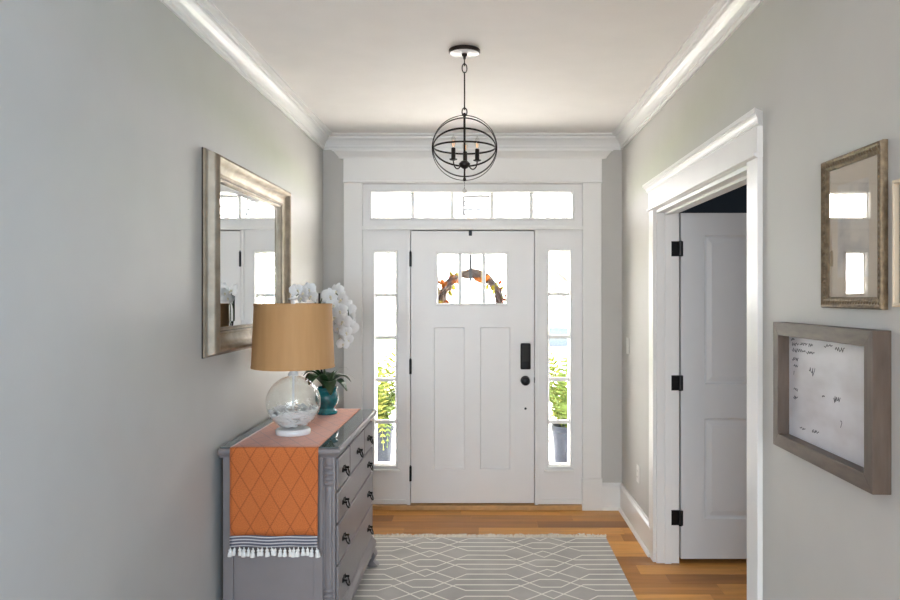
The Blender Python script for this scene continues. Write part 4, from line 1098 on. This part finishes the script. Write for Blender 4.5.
# ------------------------------------------------------------------ pendant light
def pendant():
    X, Y = -0.090, 3.56; ZO = 2.312; R = 0.158
    r = empty('pendant_light', (X, Y, ZC)); tag(r, 'dark bronze orb chandelier with candle bulbs hanging from the ceiling', 'pendant light')
    MB().lathe((X, Y, ZC), [(0.001, -0.0005), (0.074, -0.0005), (0.0765, -0.003), (0.0765, -0.016), (0.072, -0.019), (0.001, -0.0192)], 48).build('canopy', 'bronze', r, smooth=True)
    MB().lathe((X, Y, ZC), [(0.001, -0.0194), (0.071, -0.0194), (0.070, -0.0200), (0.001, -0.0202)], 48).build('canopy_plate', 'white_glaze', r, smooth=True)
    MB().lathe((X, Y, ZC-0.020), [(0.014, 0.0), (0.014, -0.008), (0.007, -0.014), (0.006, -0.026), (0.001, -0.028)], 16).build('canopy_stud', 'bronze', r, smooth=True)
    def link(cz, h, w, ang, rr=0.0028):
        pts = []
        for i in range(28):
            a = 2*PI*i/28; x = w*math.cos(a); z = h*math.sin(a)
            pts.append((X+x*math.cos(ang), Y+x*math.sin(ang), cz+z))
        MB().tube(pts, rr, 6, True).build('chain_link', 'bronze', r, smooth='all')
    link(2.730, 0.018, 0.010, PI/2); link(2.700, 0.022, 0.012, 0.2)
    MB().lathe((X, Y, 0), [(0.0035, 2.497), (0.0035, 2.682)], 10).build('hanging_rod', 'bronze', r, smooth=True)
    link(2.487, 0.020, 0.012, 0.0, 0.003)
    MB().lathe((X, Y, 0), [(0.010, ZO-R+0.070), (0.0055, ZO-R+0.09), (0.0055, ZO+R-0.01), (0.009, ZO+R+0.004), (0.005, ZO+R+0.012)], 14).build('centre_rod', 'bronze', r, smooth=True)
    # pivoting hoops about the left-right axis
    for tilt, rad in ((math.radians(90), R), (math.radians(53), R-0.003), (math.radians(25), R-0.006), (0.0, R-0.009)):
        MB().ring((X, Y, ZO), rad, 0.0016, rx=-tilt, n=96, wide=0.0042).build('hoop', 'bronze', r, smooth=True)
    MB().lathe((X, Y, ZO-R), [(0.001, 0.0), (0.006, -0.004), (0.009, 0.004), (0.005, 0.014), (0.004, 0.055), (0.014, 0.060), (0.026, 0.070), (0.028, 0.082), (0.018, 0.092), (0.010, 0.096)], 24).build('hub', 'bronze', r, smooth=True)
    for k, a in enumerate((-0.10, PI+0.55, PI/2-0.02)):
        ca, sa = math.cos(a), math.sin(a); q = 0.062
        pts = []
        for i in range(13):
            t = i/12; d = 0.018+(q-0.018)*min(1, t*1.15); z = 0.075-0.022*math.sin(PI*min(1, t*1.1))+0.02*max(0, t-0.75)/0.25
            pts.append((X+ca*d, Y+sa*d, ZO-R+z))
        ar = MB().tube(pts, 0.0032, 8).build('arm', 'bronze', r, smooth='all')
        bx, by, bz = X+ca*q, Y+sa*q, ZO-R+0.090
        MB().lathe((bx, by, bz), [(0.006, 0.0), (0.018, 0.004), (0.020, 0.008), (0.010, 0.010)], 18).build('drip_pan', 'bronze', ar, smooth=True)
        MB().lathe((bx, by, bz), [(0.0105, 0.009), (0.0105, 0.060), (0.009, 0.062), (0.001, 0.0625)], 16).build('candle_sleeve', 'bronze', ar, smooth=True)
        n = MB().lathe((bx, by, bz+0.060), [(0.006, 0.0), (0.0065, 0.008), (0.013, 0.020), (0.0155, 0.032), (0.012, 0.047), (0.005, 0.060), (0.001, 0.068)], 16)
        n.build('bulb', 'bulb_glass', ar, smooth='all')
        MB().tube([(bx-0.003, by, bz+0.068), (bx-0.004, by, bz+0.094), (bx, by, bz+0.099), (bx+0.004, by, bz+0.094), (bx+0.003, by, bz+0.068)], 0.0009, 5).build('filament', 'filament', ar)
    # bead chain and crystal drop
    for i in range(5): MB().sphere((X, Y, ZO-R-0.010-0.0075*i), 0.0022, 8, 6).build('chain_bead', 'bronze', r, smooth='all')
    MB().lathe((X, Y, 2.104), [(0.001, 0.016), (0.004, 0.010), (0.011, 0.002), (0.012, -0.003), (0.008, -0.010), (0.001, -0.014)], 10).build('crystal_drop', 'crystal', r)
pendant()

# ------------------------------------------------------------------ outside: porch, planters, wreath, lantern, street
struct(MB().box(-3.0, 3.0, YB+0.15, 8.2, -0.20, -0.06).build('floor_porch', 'porch_concrete'), 'pale concrete porch floor outside the front door')
struct(MB().box(-3.0, 3.0, YB+0.15, 8.3, 2.92, 3.05).build('ceiling_porch', 'porch_white'), 'white porch ceiling outside')
tag(MB().box(-60, 60, 22, 90, -0.6, -0.42).build('lawn', 'lawn_green'), 'sunny front lawn across the drive', kind='structure')
tag(MB().box(-60, 60, 8.2, 22, -0.6, -0.42).build('driveway', 'porch_concrete'), 'pale sunlit driveway added in front of the porch to bounce white light', kind='structure')  # pale ground added so light bounced indoors is not green

def wreath():
    CX, CY, CZ = -0.094, YB+0.092, 1.538; R = 0.222
    r = empty('door_wreath', (CX, CY, CZ)); tag(r, 'grapevine wreath with autumn leaves hanging outside the front door window', 'wreath')
    rnd = random.Random(2); m = MB()
    for s in range(26):
        ph = rnd.uniform(0, 2*PI); tw = rnd.choice((2, 3, 4, -3)); q = rnd.uniform(0.012, 0.034); ro = rnd.uniform(-0.006, 0.006)
        pts = []
        for i in range(48):
            a = 2*PI*i/48; rr = R+ro+q*math.cos(tw*a+ph)
            pts.append((CX+rr*math.cos(a), CY+0.8*q*math.sin(tw*a+ph), CZ+rr*math.sin(a)))
        m.tube(pts, rnd.uniform(0.003, 0.0055), 5, True)
    m.tube([(CX+R*math.cos(2*PI*i/48), CY, CZ+R*math.sin(2*PI*i/48)) for i in range(48)], [0.024+0.004*math.sin(i*1.7) for i in range(48)], 8, True)
    o = m.build('vine_ring', 'vine_brown', r, smooth='all')
    lv, lf = [], []
    for i, (t, w) in enumerate(((0, 0.002), (0.2, 0.013), (0.4, 0.011), (0.55, 0.017), (0.75, 0.009), (1, 0.0008))):
        for k in (-1, 0, 1): lv.append((0.055*t, 0.004*abs(k), w*k))
    for i in range(5):
        for k in range(2): a = 3*i+k; lf.append((a, a+1, a+4, a+3))
    srcs = {}
    for i in range(74):
        a = rnd.uniform(-0.2, PI+0.2) if i < 56 else rnd.uniform(PI, 2*PI)
        rr = R+rnd.choice((-0.035, 0.034, -0.02, 0.025)); mat = rnd.choice(('leaf_orange', 'leaf_yellow', 'leaf_yellow', 'leaf_red', 'leaf_orange'))
        loc = (rr*math.cos(a), (rnd.uniform(-0.034, 0.02) if abs(a-PI/2) > 0.2 else rnd.uniform(0.0, 0.03)), rr*math.sin(a))
        if mat not in srcs: o = raw('leaf', lv, lf, mat, r, loc); srcs[mat] = o
        else: o = link_copy(srcs[mat], r, loc)
        o.rotation_euler = (rnd.uniform(-0.5, 0.5), rnd.uniform(0, 6.28), rnd.uniform(-0.5, 0.5)); s = rnd.uniform(0.65, 1.05); o.scale = (s, s, s*1.3)
    h = empty('wreath_hanger', (CX, YB, 2.05)); tag(h, 'black over-door wreath hook at the top centre of the front door', 'hook')
    MB().box(CX-0.012, CX+0.012, YB-0.004, YB-0.001, 2.040, 2.0785).box(CX-0.012, CX+0.012, YB-0.004, YB+0.050, 2.0765, 2.0795).build('clip', 'black_metal', h)
    MB().box(CX-0.011, CX+0.011, YB+0.048, YB+0.051, 1.700, 2.0795).box(CX-0.011, CX+0.011, YB+0.051, YB+0.115, 1.700, 1.704).build('strap', 'hanger_steel', h)
wreath()

def frond_mesh(L, droop, lw, seed):
    rnd = random.Random(seed); vs = []; fs = []; n = 15
    def pt(t): return Vector((L*0.62*t**1.15, 0, L*(t-droop*t**2.4)))
    for i in range(n):
        t = (i+1)/n; p = pt(t); q = pt(t-0.03); d = (p-q).normalized()
        ll = lw*(math.sin(PI*(0.12+0.85*t)))
        for s in (-1, 1):
            e = p + Vector((0, s*ll, 0)) + d*ll*0.7 + Vector((0, 0, -0.15*ll))
            wv = d*0.014
            b = len(vs); vs += [p-wv*0.6, (p+e)/2-wv+Vector((0, 0, 0.004)), e, (p+e)/2+wv+Vector((0, 0, 0.004)), p+wv*0.6]; fs += [(b, b+1, b+3, b+4), (b+1, b+2, b+3)]
    for i in range(n):
        p, q = pt(i/n), pt((i+1)/n); b = len(vs); w = Vector((0, 0.002, 0)); vs += [p-w, q-w, q+w, p+w]; fs.append((b, b+1, b+2, b+3))
    return vs, fs
FR = [frond_mesh(0.80, 0.22, 0.085, 1), frond_mesh(0.60, 0.65, 0.075, 2), frond_mesh(0.50, 1.35, 0.065, 3)]
def planter(cx, cy, label, seed):
    r = empty('potted_fern', (cx, cy, -0.06)); tag(r, label, 'plant', 'ferns on the porch')
    MB().lathe((cx, cy, -0.06), [(0.080, 0.0), (0.085, 0.01), (0.122, 0.54), (0.130, 0.545), (0.134, 0.575), (0.128, 0.59), (0.114, 0.588), (0.108, 0.55)], 32).build('planter', 'planter_grey', r, smooth=True)
    MB().lathe((cx, cy, 0.49), [(0.108, 0.0), (0.06, 0.015), (0.001, 0.02)], 20).build('soil', 'soil', r, smooth=True)
    rnd = random.Random(seed); src = {}
    for i in range(64):
        k = rnd.choice((0, 0, 0, 1, 1, 2)); mat = rnd.choice(('fern_green', 'fern_green', 'fern_yellow'))
        a = i*2.399; q = rnd.uniform(0, 0.06)
        loc = (q*math.cos(a), q*math.sin(a), 0.56)
        if (k, mat) not in src: o = raw('frond', FR[k][0], FR[k][1], mat, r, loc, False); src[(k, mat)] = o
        else: o = link_copy(src[(k, mat)], r, loc)
        o.rotation_euler = (rnd.uniform(-0.25, 0.25), rnd.uniform(-0.35, 0.1), a); s = rnd.uniform(0.75, 1.1); o.scale = (s*0.8, s, s)
planter(-0.862, 6.02, 'potted fern in a tall grey planter seen through the left sidelight', 21)
planter(0.690, 6.02, 'potted fern in a tall grey planter seen through the right sidelight', 22)

def lantern():
    X, Y = -0.045, 6.85; zb, zt = 2.335, 2.50; h = 0.135
    r = empty('porch_lantern', (X, Y, 2.92)); tag(r, 'pale square porch lantern hanging outside above the transom panes', 'lantern')
    m = MB()
    for sx in (-1, 1):
        for sy in (-1, 1): m.box(X+sx*h-0.006, X+sx*h+0.006, Y+sy*h-0.006, Y+sy*h+0.006, zb, zt)
    for z in (zb, (zb+zt)/2, zt):
        for s in (-1, 1):
            m.box(X-h, X+h, Y+s*h-0.005, Y+s*h+0.005, z-0.005, z+0.005); m.box(X+s*h-0.005, X+s*h+0.005, Y-h, Y+h, z-0.005, z+0.005)
    m.build('cage', 'lantern_paint', r)
    vs = [(X-h-0.012, Y-h-0.012, zt), (X+h+0.012, Y-h-0.012, zt), (X+h+0.012, Y+h+0.012, zt), (X-h-0.012, Y+h+0.012, zt), (X-0.03, Y-0.03, zt+0.09), (X+0.03, Y-0.03, zt+0.09), (X+0.03, Y+0.03, zt+0.09), (X-0.03, Y+0.03, zt+0.09)]
    MB().add(vs, [(0,1,2,3), (0,1,5,4), (1,2,6,5), (2,3,7,6), (3,0,4,7), (4,5,6,7)]).build('cap', 'lantern_paint', r)
    MB().tube([(X, Y, zt+0.08), (X, Y, 2.915)], 0.006, 8).build('hanging_rod', 'lantern_paint', r)
    for dx in (-0.035, 0.035): MB().tube([(X+dx, Y, zb), (X+dx, Y, zb+0.10)], 0.010, 10).build('candle_tube', 'white_glaze', r)
lantern()

def house():
    hx, hy = -1.0, 34.0
    r = empty('neighbour_house', (hx, hy, -0.42)); tag(r, 'white clapboard house across the street beyond the sidelights', 'house')
    MB().box(hx-9, hx+9, hy, hy+8, -0.42, 5.2).build('wall', 'siding_white', r)
    MB().add([(hx-9.6, hy-0.8, 5.1), (hx+9.6, hy-0.8, 5.1), (hx+9.6, hy+8.8, 5.1), (hx-9.6, hy+8.8, 5.1), (hx-9.6, hy+4, 8.6), (hx+9.6, hy+4, 8.6)],
             [(0,1,5,4), (2,3,4,5), (0,4,3), (1,2,5), (0,3,2,1)]).build('roof', 'roof_grey', r)
    for cx in (-7.0, -3.3, -1.0, 4.4, 6.6):
        for z0, z1 in ((0.45, 1.25), (2.25, 2.80)):
            f = MB().box(hx+cx-0.55, hx+cx+0.55, hy-0.10, hy+0.02, z0-0.1, z1+0.1).build('window', 'siding_white', r)
            for a in (-0.48, 0.03): MB().box(hx+cx+a, hx+cx+a+0.45, hy-0.12, hy-0.09, z0, z1).build('pane', 'window_blue', f)
house()
def tree(cx, cy, h, label, seed):
    r = empty('street_tree', (cx, cy, -0.42)); tag(r, label, 'tree', 'trees across the street')
    rnd = random.Random(seed); m = MB()
    m.tube([(cx, cy, -0.42), (cx+0.1, cy, h*0.35), (cx, cy, h*0.7)], [0.16, 0.11, 0.05], 8)
    ends = []
    for i in range(11):
        a = i*2.4; z0 = h*(0.28+0.04*i); e = Vector((cx+1.1*math.cos(a), cy+1.1*math.sin(a), z0+0.9)); m.tube([(cx+0.05, cy, z0), e], [0.05, 0.015], 6); ends.append(e)
    m.build('trunk', 'bark', r, smooth='all')
    m = MB()
    for e in ends+[Vector((cx, cy, h*0.8))]:
        for k in range(70):
            c = e + Vector((rnd.gauss(0, .5), rnd.gauss(0, .5), rnd.gauss(0, .42))); u = Vector((rnd.uniform(-1, 1), rnd.uniform(-1, 1), rnd.uniform(-1, 1))).normalized()*0.09; v = u.orthogonal().normalized()*0.05
            m.add([c-u, c+v, c+u, c-v], [(0, 1, 2, 3)])
    o = m.build('crown', 'tree_leaf', r); o['kind'] = 'stuff'
def garden_wall():
    r = empty('garden_wall', (4.0, 29.0, -0.42)); tag(r, 'low grey garden wall across the drive', 'wall')
    MB().box(1.5, 9.0, 29.0, 29.3, -0.42, 0.34).build('wall_body', 'planter_grey', r)
    MB().box(1.4, 9.1, 28.94, 29.36, 0.34, 0.44).build('coping', 'siding_white', r)
garden_wall()
tree(2.3, 19.0, 4.2, 'leafy tree across the lawn seen through the right sidelight', 5)
